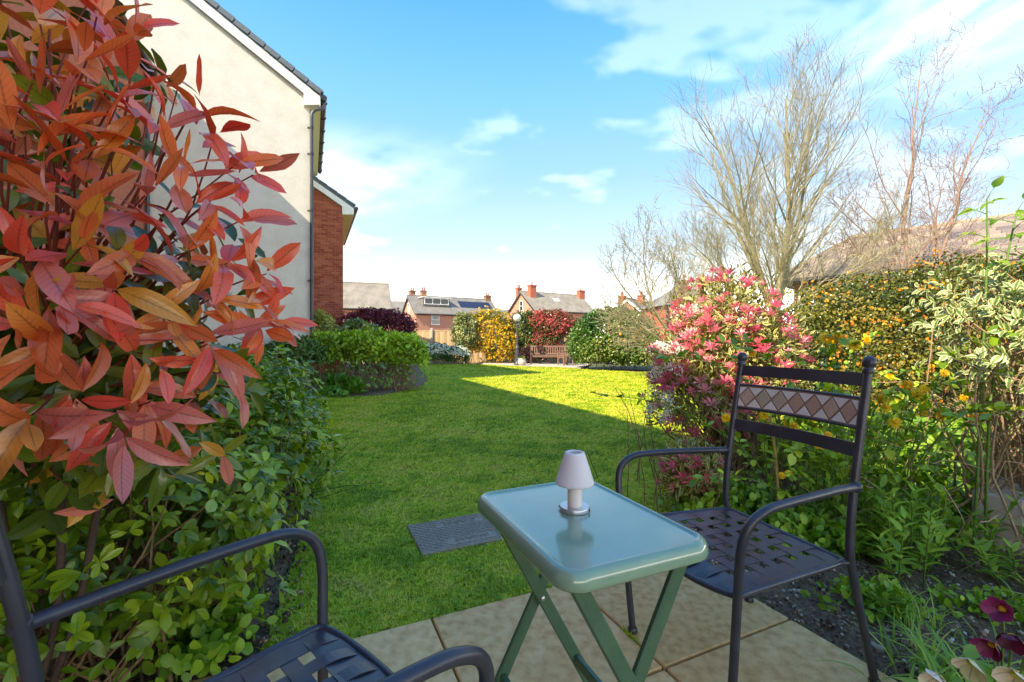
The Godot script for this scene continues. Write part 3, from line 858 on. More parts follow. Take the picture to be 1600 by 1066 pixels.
	for side in [1.0, -1.0]:
		for k in 7:
			var cx := -0.237 + wd * (k + 0.5)
			piece(pan, "diamond_tile", [Vector2(cx - wd / 2 + 0.003, cy), Vector2(cx, cy + 0.036), Vector2(cx + wd / 2 - 0.003, cy), Vector2(cx, cy - 0.036)], spot, side, M.tan_stone[rng.randi_range(0, 3)])
		for k in 8:
			var cx := -0.237 + wd * k
			for u in [1.0, -1.0]:
				var l := maxf(cx - wd / 2 + 0.004, -0.236)
				var r := minf(cx + wd / 2 - 0.004, 0.236)
				if l < cx - 0.01 and r > cx + 0.01:
					piece(pan, "triangle_tile", [Vector2(l, cy + u * 0.039), Vector2(r, cy + u * 0.039), Vector2(cx, cy + u * 0.0055)], spot, side, M.white_stone)
				else:
					piece(pan, "triangle_tile", [Vector2(l, cy + u * 0.039), Vector2(r, cy + u * 0.039), Vector2(cx + (0.002 if r > cx + 0.01 else -0.002), cy + u * 0.005)], spot, side, M.white_stone)
	# woven seat
	var sb := MB.new()
	var rim := smooth_path([Vector3(-0.238, 0.415, -0.20), Vector3(-0.256, 0.415, 0.0), Vector3(-0.272, 0.415, 0.20), Vector3(-0.262, 0.410, 0.25), Vector3(-0.15, 0.40, 0.277), Vector3(0.0, 0.396, 0.284), Vector3(0.15, 0.40, 0.277), Vector3(0.262, 0.410, 0.25), Vector3(0.272, 0.415, 0.20), Vector3(0.256, 0.415, 0.0), Vector3(0.238, 0.415, -0.20), Vector3(0.2, 0.415, -0.226), Vector3(0.0, 0.415, -0.228), Vector3(-0.2, 0.415, -0.226), Vector3(-0.238, 0.415, -0.20)], 4)
	sb.tube(rim, flat_r(rim.size(), 0.009), 10, false)
	for s in [-1.0, 1.0]:
		sb.tube(PackedVector3Array([Vector3(s * 0.236, 0.415, -0.2), Vector3(s * 0.252, 0.415, -0.235)]), flat_r(2, 0.008), 8)
	var seat := part(t, "seat", sb.done(), M.paint)
	var strap := func(along_z: bool, k: int) -> MB:
		var mb := MB.new()
		var n := 36
		var pitch := 0.0645
		var w := 0.0178
		var c := (k - 3) * pitch
		var prev := []
		for i in n + 1:
			var f := float(i) / n
			var ww := w
			var lo := -w
			var hi := w
			var zr := 0.282 - 0.036 * pow((c * 1.12) / 0.262, 2.0)
			var v := -0.226 + (zr + 0.224) * f if along_z else lerpf(-1.0, 1.0, f)
			var pts := []
			if along_z:
				var wide := 0.238 + 0.034 * clampf((v + 0.2) / 0.4, 0.0, 1.0)
				var cc := c * wide / 0.24
				if k == 0: lo = -wide - cc
				if k == 6: hi = wide - cc
				var y := 0.4185 + 0.0012 * cos(PI * (v + 0.0) / pitch) * (1.0 if k % 2 == 0 else -1.0) - 0.020 * pow(maxf((v - 0.20) / 0.08, 0.0), 2.0)
				pts = [Vector3(cc + lo, y, v), Vector3(cc + hi, y, v)]
			else:
				var zc := c + 0.012
				if k == 0: lo = -0.24 - zc
				var wide := 0.238 + 0.034 * clampf((zc + 0.2) / 0.4, 0.0, 1.0)
				var x := v * wide
				if k == 6: hi = 0.280 - 0.034 * pow(x / 0.262, 2.0) - zc
				var y := 0.4185 + 0.0012 * cos(PI * x / pitch) * (-1.0 if k % 2 == 0 else 1.0)
				pts = [Vector3(x, y - (0.0008 if lo < -0.03 else 0.0), zc + lo + (0.012 if k == 0 else 0.0)), Vector3(x, y - 0.019 * pow(maxf((zc + hi - 0.20) / 0.08, 0.0), 2.0), zc + hi)]
			if i > 0:
				mb.quad(prev[0], prev[1], pts[1], pts[0], Vector3.UP)
				var d := Vector3(0, -0.0022, 0)
				mb.quad(prev[0] + d, prev[1] + d, pts[1] + d, pts[0] + d, Vector3.DOWN)
				for e in 2:
					var o := Vector3(-1.0 if e == 0 else 1.0, 0, 0) if along_z else Vector3(0, 0, -1.0 if e == 0 else 1.0)
					mb.quad(prev[e], pts[e], pts[e] + d, prev[e] + d, o)
			prev = pts
		return mb
	for k in 7:
		part(seat, "strap", strap.call(true, k).done(), M.paint)
		part(seat, "cross_strap", strap.call(false, k).done(), M.paint)
	return t
func piece(parent: Node, called: String, poly: Array, spot: Callable, side: float, m: Material) -> void:
	var mb := MB.new()
	var c := Vector2.ZERO
	for p in poly: c += p / poly.size()
	var top := []
	var low := []
	for p in poly:
		var q: Vector2 = p + (c - p).normalized() * 0.0015
		top.append(spot.call(q.x, q.y, side))
		low.append(spot.call(p.x, p.y, side * 0.55))
	var o := Vector3(0, 0, side)
	if top.size() == 4: mb.quad(top[0], top[1], top[2], top[3], o)
	else: mb.tri(top[0], top[1], top[2], o)
	for i in top.size():
		var j := (i + 1) % top.size()
		var mid: Vector2 = (poly[i] + poly[j]) / 2 - c
		mb.quad(top[i], top[j], low[j], low[i], Vector3(mid.x, mid.y, 0))
	part(parent, called, mb.done(), m)

func rrect(hx: float, hz: float, r: float, y: float) -> PackedVector3Array:
	var out := PackedVector3Array()
	for q in 4:
		var cx := (hx - r) * (1.0 if q == 0 or q == 3 else -1.0)
		var cz := (hz - r) * (1.0 if q < 2 else -1.0)
		for k in 9:
			var a := PI / 2 * (q + k / 8.0)
			out.append(Vector3(cx + r * cos(a), y, cz + r * sin(a)))
	return out
func make_table() -> void:
	var a0 := 0.93
	var b0 := 0.60
	var t := thing("folding_table", "small sage green plastic folding table with crossed legs", "table", ab(a0, b0), YAW)
	var hx := 0.19
	var hz := 0.25
	var mb := MB.new()
	var rows := []
	for p in [[0.030, -0.030], [0.016, -0.038], [0.005, -0.038], [0.001, -0.034], [0.0, -0.026], [0.0015, -0.016], [0.005, -0.007], [0.011, -0.0015], [0.017, 0.0], [0.021, -0.001], [0.024, -0.004], [0.028, -0.005], [0.06, -0.005], [0.12, -0.005]]:
		var row := rrect(hx - p[0], hz - p[0], maxf(0.055 - p[0], 0.012), 0.70 + p[1])
		rows.append(row)
	mb.grid(rows, Vector3.UP, true)
	var c := mb.vert(Vector3(0, 0.695, 0), Vector3.UP)
	var last := c - 36
	for k in 36:
		mb.n[last + k] = Vector3.UP
		mb.tri_ix(c, last + k, last + (k + 1) % 36, Vector3.UP)
	var under := mb.v.size()
	for p in rrect(hx - 0.03, hz - 0.03, 0.025, 0.668): mb.vert(p, Vector3.DOWN)
	var cu := mb.vert(Vector3(0, 0.668, 0), Vector3.DOWN)
	for k in 36: mb.tri_ix(cu, under + k, under + (k + 1) % 36, Vector3.DOWN)
	part(t, "table_top", mb.done(), M.table_top)
	for s in [-1.0, 1.0]:
		for d in [-1.0, 1.0]:
			var top := Vector3(-0.15 * d, 0.668, s * 0.205 + d * 0.009)
			var foot := Vector3(0.215 * d, 0.0, s * 0.205 + d * 0.009)
			var y := (top - foot).normalized()
			var z := Vector3.BACK
			var bs := Basis(y.cross(z), y, z)
			var lb := MB.new()
			lb.bbox(Transform3D(bs, (top + foot) / 2 + Vector3(0, 0.006, 0)), Vector3(0.034, (top - foot).length(), 0.015), 0.003)
			part(t, "leg", lb.done(), M.table_leg)
		var bolt := MB.new()
		bolt.lathe(PackedVector2Array([Vector2(0, 0.022), Vector2(0.006, 0.021), Vector2(0.007, 0.018), Vector2(0.007, -0.018), Vector2(0.006, -0.021), Vector2(0, -0.022)]), 10, Transform3D(Basis(Vector3.RIGHT, PI / 2), Vector3(0.0, 0.393, s * 0.205)))
		part(t, "bolt", bolt.done(), M.steel)
	for d in [-1.0, 1.0]:
		var f := 0.28
		var x: float = lerpf(0.215 * d, -0.15 * d, f)
		var st := MB.new()
		st.bbox(Transform3D(Basis.IDENTITY, Vector3(x, 0.668 * f, d * 0.009)), Vector3(0.016, 0.03, 0.40), 0.003)
		part(t, "stretcher", st.done(), M.table_leg)
	# lamp on the table
	var lp := gnd(898, 797) * 0.0 + Vector3((898.0 - 800.0) / FOCAL * 1.125, 0.6955, -1.125)
	var l := thing("table_lamp", "small white shaded table lamp standing on the green table", "lamp", lp, 0.3)
	mb = MB.new()
	mb.lathe(PackedVector2Array([Vector2(0, 0), Vector2(0.037, 0), Vector2(0.038, 0.001), Vector2(0.038, 0.010), Vector2(0.0365, 0.0115), Vector2(0.0365, 0.0115), Vector2(0.0, 0.0115)]), 40)
	var bs2 := part(l, "base", mb.done(), M.steel)
	for k in 2:
		var tb := MB.new()
		tb.bbox(Transform3D(Basis(Vector3.UP, k * 2.6 + 0.2), Vector3(cos(k * 2.9 + 2.6) * 0.037, 0.006, -sin(k * 2.9 + 2.6) * 0.037)), Vector3(0.006, 0.006, 0.006), 0.001)
		part(bs2, "catch", tb.done(), M.black_plastic)
	mb = MB.new()
	mb.lathe(PackedVector2Array([Vector2(0.0175, 0.0115), Vector2(0.018, 0.013), Vector2(0.0178, 0.08), Vector2(0.0, 0.08)]), 32)
	part(l, "stem", mb.done(), M.lamp_white)
	mb = MB.new()
	mb.lathe(PackedVector2Array([Vector2(0.016, 0.080), Vector2(0.044, 0.066), Vector2(0.0475, 0.067), Vector2(0.0485, 0.070), Vector2(0.0475, 0.074), Vector2(0.0265, 0.140), Vector2(0.0245, 0.145), Vector2(0.021, 0.1465), Vector2(0.0165, 0.1455), Vector2(0.0155, 0.142), Vector2(0.017, 0.130), Vector2(0.036, 0.078)]), 48)
	part(l, "lamp_shade", mb.done(), M.lamp_shade)

func make_cover() -> void:
	var t := thing("drain_cover", "grey iron drain cover with raised tread pattern set in the lawn", "drain cover", ab(2.5, 0.83, 0.0), YAW)
	var mb := MB.new()
	mb.bbox(Transform3D(Basis.IDENTITY, Vector3(0, 0.004, 0)), Vector3(0.6, 0.03, 0.4), 0.003)
	var pl := part(t, "plate", mb.done(), M.iron)
	# raised ribs: short bars in a diamond lay
	var rb := MB.new()
	for i in 27:
		for j in 18:
			var x := -0.285 + i * 0.022
			var z := -0.185 + j * 0.0217
			if absf(absf(z) - 0.115) < 0.026 and absf(x) < 0.15: continue
			var an := 0.55 if (i + j) % 2 == 0 else -0.55
			rb.bbox(Transform3D(Basis(Vector3.UP, an), Vector3(x, 0.0205, z)), Vector3(0.022, 0.005, 0.005), 0.0015)
	var ribs := part(pl, "tread", rb.done(), M.iron)
	ribs.set_meta("kind", "stuff")
	var f := SystemFont.new(); f.font_names = PackedStringArray(["Droid Sans"])
	for s in [1.0, -1.0]:
		var tm := TextMesh.new()
		tm.text = "Clark-Drain"; tm.font = f; tm.font_size = 32; tm.pixel_size = 0.00125; tm.depth = 0.006
		var bs := Basis(Vector3.RIGHT, -PI / 2)
		if s < 0: bs = Basis(Vector3.UP, PI) * bs
		part(pl, "lettering", tm, M.iron, Transform3D(bs, Vector3(0, 0.0205, s * 0.115)))

# ---------------------------------------------------------------- houses beyond the garden
# ridge along local x, front slope to +z; origin at the middle of the ground plan
func gable_house(label: String, where: Vector3, turn: float, length: float, depth: float, eave: float, ridge: float, wall_m: Material, roof_m: Material, board: Material) -> Node3D:
	var t := thing("brick_dwelling", label, "house", where, turn)
	var mb := MB.new()
	var hd := depth / 2
	mb.prism(PackedVector2Array([Vector2(-hd, -0.09), Vector2(hd, -0.09), Vector2(hd, eave), Vector2(0, ridge - 0.12), Vector2(-hd, eave)]), length, Transform3D(Basis(Vector3.UP, PI / 2), Vector3(length / 2, 0, 0)))
	part(t, "wall", mb.done(), wall_m)
	mb = MB.new()
	var ov := 0.35
	var k := (ridge - eave) / hd
	for s in [1.0, -1.0]:
		mb.prism(PackedVector2Array([Vector2(s * (hd + ov), eave - ov * k), Vector2(0, ridge), Vector2(0, ridge + 0.14), Vector2(s * (hd + ov), eave - ov * k + 0.14)]), length + 0.5, Transform3D(Basis(Vector3.UP, PI / 2), Vector3(length / 2 + 0.25, 0, 0)))
	mb.tube(PackedVector3Array([Vector3(-length / 2 - 0.25, ridge + 0.1, 0), Vector3(length / 2 + 0.25, ridge + 0.1, 0)]), PackedFloat32Array([0.12, 0.12]), 8)
	part(t, "roof", mb.done(), roof_m)
	for e in [-1.0, 1.0]:
		mb = MB.new()
		for s in [1.0, -1.0]:
			mb.prism(PackedVector2Array([Vector2(s * (hd + ov), eave - ov * k - 0.02), Vector2(0, ridge - 0.02), Vector2(0, ridge - 0.3), Vector2(s * (hd + ov), eave - ov * k - 0.3)]), 0.06, Transform3D(Basis(Vector3.UP, PI / 2), Vector3(e * (length / 2 + 0.27) + 0.03, 0, 0)))
		part(t, "barge_board", mb.done(), board)
	mb = MB.new()
	mb.tube(PackedVector3Array([Vector3(-length / 2, eave - ov * k, hd + ov + 0.04), Vector3(length / 2, eave - ov * k, hd + ov + 0.04)]), PackedFloat32Array([0.08, 0.08]), 8)
	part(t, "gutter", mb.done(), M.black_plastic)
	return t
func chimney(t: Node3D, p: Vector3, size: Vector3, pots: int, m: Material) -> void:
	var mb := MB.new()
	mb.box(Transform3D(Basis.IDENTITY, p + Vector3(0, size.y / 2, 0)), size)
	mb.box(Transform3D(Basis.IDENTITY, p + Vector3(0, size.y - 0.1, 0)), Vector3(size.x + 0.16, 0.16, size.z + 0.16))
	var c := part(t, "chimney", mb.done(), m)
	for k in pots:
		mb = MB.new()
		mb.lathe(PackedVector2Array([Vector2(0.13, 0), Vector2(0.12, 0.05), Vector2(0.10, 0.4), Vector2(0.13, 0.42), Vector2(0.13, 0.5), Vector2(0.09, 0.5)]), 10, Transform3D(Basis.IDENTITY, p + Vector3((k - (pots - 1) / 2.0) * 0.32, size.y, 0)))
		part(c, "chimney_pot", mb.done(), M.clay)
func window(t: Node3D, xf: Transform3D, w: float, h: float, cols: int, rows: int) -> void:   # in the xy plane, face to +z
	var mb := MB.new()
	var f := 0.09
	mb.box(xf * Transform3D(Basis.IDENTITY, Vector3(0, h / 2 - f / 2, 0.03)), Vector3(w, f, 0.1))
	mb.box(xf * Transform3D(Basis.IDENTITY, Vector3(0, -h / 2 + f / 2, 0.05)), Vector3(w + 0.1, f, 0.16))
	for k in cols + 1:
		mb.box(xf * Transform3D(Basis.IDENTITY, Vector3(-w / 2 + f / 2 + (w - f) * k / cols, 0, 0.028)), Vector3(f, h - f * 2, 0.09))
	for k in range(1, rows):
		mb.box(xf * Transform3D(Basis.IDENTITY, Vector3(0, -h / 2 + h * k / rows, 0.033)), Vector3(w - 0.04, f * 0.8, 0.08))
	var o := part(t, "window", mb.done(), M.white_board)
	for k in cols:
		mb = MB.new()
		mb.box(xf * Transform3D(Basis.IDENTITY, Vector3(-w / 2 + w * (k + 0.5) / cols, 0, 0.012)), Vector3(w / cols - 0.03, h - 0.05, 0.02))
		part(o, "pane", mb.done(), M.glass)
func left_face(length: float) -> Transform3D:   # plane of the left gable end
	return Transform3D(Basis(Vector3.UP, -PI / 2), Vector3(-length / 2, 0, 0))

func make_houses() -> void:
	var a := gable_house("brick house with a white dormer and dark solar panels on slate roof", at(705, 534, 72) * Vector3(1, 0, 1), 0.55, 14.0, 6.4, 5.35, 8.0, M.brick_pale, M.slate, M.black_plastic)
	var k := (8.0 - 5.35) / 3.2
	window(a, left_face(14) * Transform3D(Basis.IDENTITY, Vector3(0.0, 6.1, 0.0)), 0.75, 1.7, 1, 2)
	window(a, Transform3D(Basis.IDENTITY, Vector3(-4.0, 4.3, 3.2)), 1.25, 1.5, 1, 2)
	var d := MB.new()   # dormer
	d.box(Transform3D(Basis.IDENTITY, Vector3(-3.4, 7.05, 1.35)), Vector3(4.3, 1.25, 1.7))
	var dm := part(a, "dormer", d.done(), M.slate)
	d = MB.new(); d.box(Transform3D(Basis.IDENTITY, Vector3(-3.4, 7.74, 1.4)), Vector3(4.7, 0.12, 2.1))
	part(dm, "dormer_roof", d.done(), M.white_board)
	window(a, Transform3D(Basis.IDENTITY, Vector3(-3.4, 7.15, 2.21)), 3.9, 0.95, 3, 1)
	var bsl := Basis(Vector3.RIGHT, atan(k))
	for i in 6:
		d = MB.new(); d.bbox(Transform3D.IDENTITY, Vector3(0.92, 0.05, 1.75), 0.01)
		part(a, "solar_panel", d.done(), M.solar, Transform3D(bsl, Vector3(1.2 + i * 0.95, 6.95, 1.45)))
	chimney(a, Vector3(-6.3, 7.3, -0.5), Vector3(0.8, 1.6, 0.8), 2, M.chimney_dark)
	chimney(a, Vector3(-4.9, 7.0, 0.6), Vector3(0.8, 1.9, 0.8), 2, M.chimney_dark)
	chimney(a, Vector3(6.6, 7.2, 0.0), Vector3(1.0, 1.6, 0.8), 2, M.chimney_dark)
	var b := gable_house("brick house with three red chimneys and one pale rooflight", at(862, 534, 76) * Vector3(1, 0, 1), 0.55, 12.2, 8.0, 6.0, 9.1, M.brick_pale, M.slate_warm, M.black_plastic)
	window(b, left_face(12.2) * Transform3D(Basis.IDENTITY, Vector3(0.0, 6.8, 0.0)), 0.9, 1.7, 1, 2)
	chimney(b, Vector3(-5.8, 8.2, -1.3), Vector3(0.8, 1.7, 0.7), 2, M.clay)
	chimney(b, Vector3(-4.7, 7.9, 1.0), Vector3(1.2, 2.3, 0.9), 1, M.clay)
	chimney(b, Vector3(5.9, 8.0, 0.6), Vector3(1.2, 2.0, 0.9), 1, M.clay)
	d = MB.new(); d.bbox(Transform3D.IDENTITY, Vector3(1.1, 0.1, 0.9), 0.02)
	part(b, "rooflight", d.done(), M.white_board, Transform3D(Basis(Vector3.RIGHT, atan(3.1 / 4.0)), Vector3(-0.3, 7.95, 1.75)))
	var c := gable_house("low brick house with white barge boards and two chimneys", at(1000, 534, 60) * Vector3(1, 0, 1), 0.95, 9.0, 5.2, 4.3, 6.4, M.brick_pale, M.slate, M.white_board)
	window(c, left_face(9) * Transform3D(Basis.IDENTITY, Vector3(0.0, 4.3, 0.0)), 1.0, 1.1, 2, 1)
	chimney(c, Vector3(-4.0, 5.7, -0.9), Vector3(0.9, 1.2, 0.7), 2, M.clay)
	chimney(c, Vector3(-1.4, 5.6, 0.7), Vector3(0.9, 1.5, 0.7), 2, M.clay)
	var e := gable_house("grey stone roofed house rising behind the purple leaved bush", at(556, 534, 50) * Vector3(1, 0, 1), 0.35, 6.6, 7.0, 4.7, 7.5, M.brick_pale, M.slate_warm, M.black_plastic)
	chimney(e, Vector3(-3.0, 7.0, 0), Vector3(0.7, 0.9, 0.7), 1, M.chimney_dark)
	gable_house("distant low house with plain grey roof beside a grey stone roof", at(612, 534, 95) * Vector3(1, 0, 1), 0.2, 14.0, 8.0, 6.2, 9.4, M.brick_pale, M.slate, M.white_board)
	gable_house("distant dark roofed house showing beyond the yellow hedge", at(792, 534, 105) * Vector3(1, 0, 1), 0.1, 9.0, 8.0, 6.0, 8.4, M.brick_far, M.slate, M.white_board)
	# garage with a white door
	var g := thing("garage", "small brick garage with white door beyond the rounded hedge", "garage", at(1026, 534, 44) * Vector3(1, 0, 1), 0.1)
	d = MB.new(); d.box(Transform3D(Basis.IDENTITY, Vector3(0, 1.2, 0)), Vector3(3.0, 2.6, 4.0))
	part(g, "wall", d.done(), M.brick_pale)
	d = MB.new()
	d.prism(PackedVector2Array([Vector2(-1.8, 2.5), Vector2(1.8, 2.5), Vector2(0.3, 3.5), Vector2(-0.3, 3.5)]), 4.4, Transform3D(Basis.IDENTITY, Vector3(0, 0, 2.2)))
	part(g, "roof", d.done(), M.slate)
	d = MB.new(); d.bbox(Transform3D(Basis.IDENTITY, Vector3(0.1, 1.0, 2.02)), Vector3(2.3, 2.0, 0.06), 0.02)
	part(g, "garage_door", d.done(), M.white_board)
	# brick house with a hipped roof
	var h := thing("hipped_house", "red brick house with hipped slate roof and one tall chimney", "house", at(1085, 534, 38) * Vector3(1, 0, 1), 0.12)
	d = MB.new(); d.box(Transform3D(Basis.IDENTITY, Vector3(0.4, 2.0, -2.5)), Vector3(6.0, 4.2, 5.0))
	part(h, "wall", d.done(), M.brick_far)
	d = MB.new()
	hip_roof(d, -2.9, 3.7, -5.3, 0.3, 4.1, 5.9, 2.4)
	part(h, "roof", d.done(), M.slate)
	d = MB.new(); d.tube(PackedVector3Array([Vector3(-2.9, 4.1, 0.34), Vector3(3.7, 4.1, 0.34)]), PackedFloat32Array([0.07, 0.07]), 8)
	part(h, "gutter", d.done(), M.black_plastic)
	d = MB.new(); d.tube(PackedVector3Array([Vector3(-2.45, 0, 0.06), Vector3(-2.45, 4.05, 0.06)]), PackedFloat32Array([0.06, 0.06]), 8)
	part(h, "downpipe", d.done(), M.black_plastic)
	chimney(h, Vector3(-1.0, 3.6, 0.15), Vector3(0.62, 2.6, 0.6), 1, M.chimney_dark)
	window(h, Transform3D(Basis.IDENTITY, Vector3(1.4, 3.0, 0.0)), 1.2, 1.3, 2, 1)
	# bungalow with a big tiled roof, behind the tree and the orange flowered shrub
	var p0 := Vector3(8.3, 0, -14.1)
	var u := Vector3(0.69, 0, 0.724)
	var t := thing("bungalow", "brick bungalow with broad brown tiled roof behind the bare trees", "house", p0, atan2(-u.z, u.x))
	# local x runs along the eave towards the right, local -z away
	d = MB.new(); d.box(Transform3D(Basis.IDENTITY, Vector3(4.9, 1.4, -4.0)), Vector3(9.0, 3.1, 7.2))
	part(t, "wall", d.done(), M.brick_pale)
	var ex0 := 0.0; var ex1 := 10.0; var he := 3.05; var hr := 4.75; var hw := 3.9; var rx := 1.3
	d = MB.new()
	d.quad(Vector3(ex0, he - 0.05, 0), Vector3(ex1, he - 0.05, 0), Vector3(ex1, hr - 0.05, -hw), Vector3(rx, hr - 0.05, -hw), Vector3(0, 1, 0.5))
	d.quad(Vector3(ex0, he - 0.05, -2 * hw), Vector3(ex1, he - 0.05, -2 * hw), Vector3(ex1, hr - 0.05, -hw), Vector3(rx, hr - 0.05, -hw), Vector3(0, 1, -0.5))
	d.tri(Vector3(ex0, he - 0.05, 0), Vector3(rx, hr - 0.05, -hw), Vector3(ex0, he - 0.05, -2 * hw), Vector3(-1, 1, 0))
	d.quad(Vector3(ex0, he - 0.16, 0), Vector3(ex1, he - 0.16, 0), Vector3(ex1, he - 0.16, -2 * hw), Vector3(ex0, he - 0.16, -2 * hw), Vector3.DOWN)
	d.quad(Vector3(ex1, he - 0.16, 0), Vector3(ex1, hr - 0.05, -hw), Vector3(ex1, he - 0.16, -2 * hw), Vector3(ex1, he - 0.17, -hw), Vector3.RIGHT)
	var rf := part(t, "roof", d.done(), M.tiles[1])
	var slope := Vector3(0, hr - he, -hw)
	var sl := slope.length()
	var sd := slope / sl
	var nrm := sd.cross(Vector3.RIGHT).normalized()
	if nrm.y < 0: nrm = -nrm
	var tile := MB.new(); tile.bbox(Transform3D.IDENTITY, Vector3(0.40, 0.034, 0.46), 0.006)
	var tile_mesh := tile.done()
	var rest := MB.new()
	var nt := 0
	var rows := int(sl / 0.38)
	for j in rows:
		var s := (j + 0.5) * 0.38
		var x := ex0 + rx * s / sl + 0.2 + (0.2 if j % 2 else 0.0)
		while x < ex1 - 0.1:
			var c2 := Vector3(x, he, 0) + sd * s + nrm * (0.012 + rr(0, 0.006))
			var bs := Basis(Vector3.RIGHT, nrm, Vector3.RIGHT.cross(nrm)) * Basis(Vector3.RIGHT, 0.085)
			if nt < 260: part(rf, "roof_tile", tile_mesh, M.tiles[clampi(int(1.5 + 2.2 * tint.get_noise_2d(x * 18.0, s * 18.0) + rr(-0.8, 0.8)), 0, 3)], Transform3D(bs, c2))
			nt += 1
			x += 0.41
	d = MB.new()
	d.tube(PackedVector3Array([Vector3(rx, hr + 0.02, -hw), Vector3(ex1, hr + 0.02, -hw)]), PackedFloat32Array([0.1, 0.1]), 8)
	d.tube(PackedVector3Array([Vector3(ex0, he, 0), Vector3(rx, hr + 0.02, -hw)]), PackedFloat32Array([0.08, 0.08]), 8)
	part(rf, "ridge_tiles", d.done(), M.tiles[2])
	d = MB.new(); d.tube(PackedVector3Array([Vector3(ex0, he - 0.1, 0.06), Vector3(ex1, he - 0.1, 0.06)]), PackedFloat32Array([0.06, 0.06]), 8)
	part(t, "gutter", d.done(), M.black_plastic)
	window(t, Transform3D(Basis.IDENTITY, Vector3(0.9, 2.25, -0.4)), 0.75, 0.9, 2, 2)
	window(t, Transform3D(Basis.IDENTITY, Vector3(3.4, 2.0, -0.4)), 1.4, 1.2, 2, 1)
func hip_roof(d: MB, x0: float, x1: float, z0: float, z1: float, he: float, hr: float, inset: float) -> void:
	var zm := (z0 + z1) / 2
	var a := Vector3(x0 + inset, hr, zm); var b := Vector3(x1 - inset, hr, zm)
	d.quad(Vector3(x0, he, z1), Vector3(x1, he, z1), b, a, Vector3(0, 1, 1))
	d.quad(Vector3(x0, he, z0), Vector3(x1, he, z0), b, a, Vector3(0, 1, -1))
	d.tri(Vector3(x0, he, z0), Vector3(x0, he, z1), a, Vector3(-1, 1, 0))
	d.tri(Vector3(x1, he, z0), Vector3(x1, he, z1), b, Vector3(1, 1, 0))
	d.quad(Vector3(x0, he - 0.01, z0), Vector3(x1, he - 0.01, z0), Vector3(x1, he - 0.01, z1), Vector3(x0, he - 0.01, z1), Vector3.DOWN)

# ---------------------------------------------------------------- things at the far end of the lawn
func make_bench(label: String, called: String, where: Vector3, turn: float, w: float) -> void:
	var t := thing(called, label, "bench", where, turn)
	for s in [-1.0, 1.0]:
		for z in [0.24, -0.24]:
			var mb := MB.new()
			mb.bbox(Transform3D(Basis(Vector3.RIGHT, 0.0 if z > 0 else -0.06), Vector3(s * (w / 2 - 0.04), 0.32 if z > 0 else 0.45, z)), Vector3(0.06, 0.64 if z > 0 else 0.9, 0.06), 0.006)
			part(t, "leg", mb.done(), M.teak)
		var ar := MB.new()
		ar.bbox(Transform3D(Basis.IDENTITY, Vector3(s * (w / 2 - 0.04), 0.66, 0.02)), Vector3(0.08, 0.035, 0.6), 0.006)
		part(t, "arm_rest", ar.done(), M.teak)
	for k in 5:
		var mb := MB.new()
		mb.bbox(Transform3D(Basis.IDENTITY, Vector3(0, 0.43, 0.24 - k * 0.11)), Vector3(w - 0.1, 0.025, 0.085), 0.004)
		part(t, "seat_slat", mb.done(), M.teak)
	for y in [0.50, 0.86]:
		var mb := MB.new()
		mb.bbox(Transform3D(Basis.IDENTITY, Vector3(0, y, -0.225 - (y - 0.5) * 0.08)), Vector3(w - 0.1, 0.07, 0.035), 0.005)
		part(t, "back_rail", mb.done(), M.teak)
	var n := int(w / 0.115)
	for k in n:
		var mb := MB.new()
		mb.bbox(Transform3D(Basis(Vector3.RIGHT, -0.08), Vector3(-w / 2 + 0.1 + (w - 0.2) * k / (n - 1.0), 0.68, -0.24)), Vector3(0.05, 0.36, 0.018), 0.003)
		part(t, "back_slat", mb.done(), M.teak)
	var fr := MB.new()
	fr.bbox(Transform3D(Basis.IDENTITY, Vector3(0, 0.38, 0.24)), Vector3(w - 0.1, 0.07, 0.03), 0.004)
	part(t, "front_rail", fr.done(), M.teak)

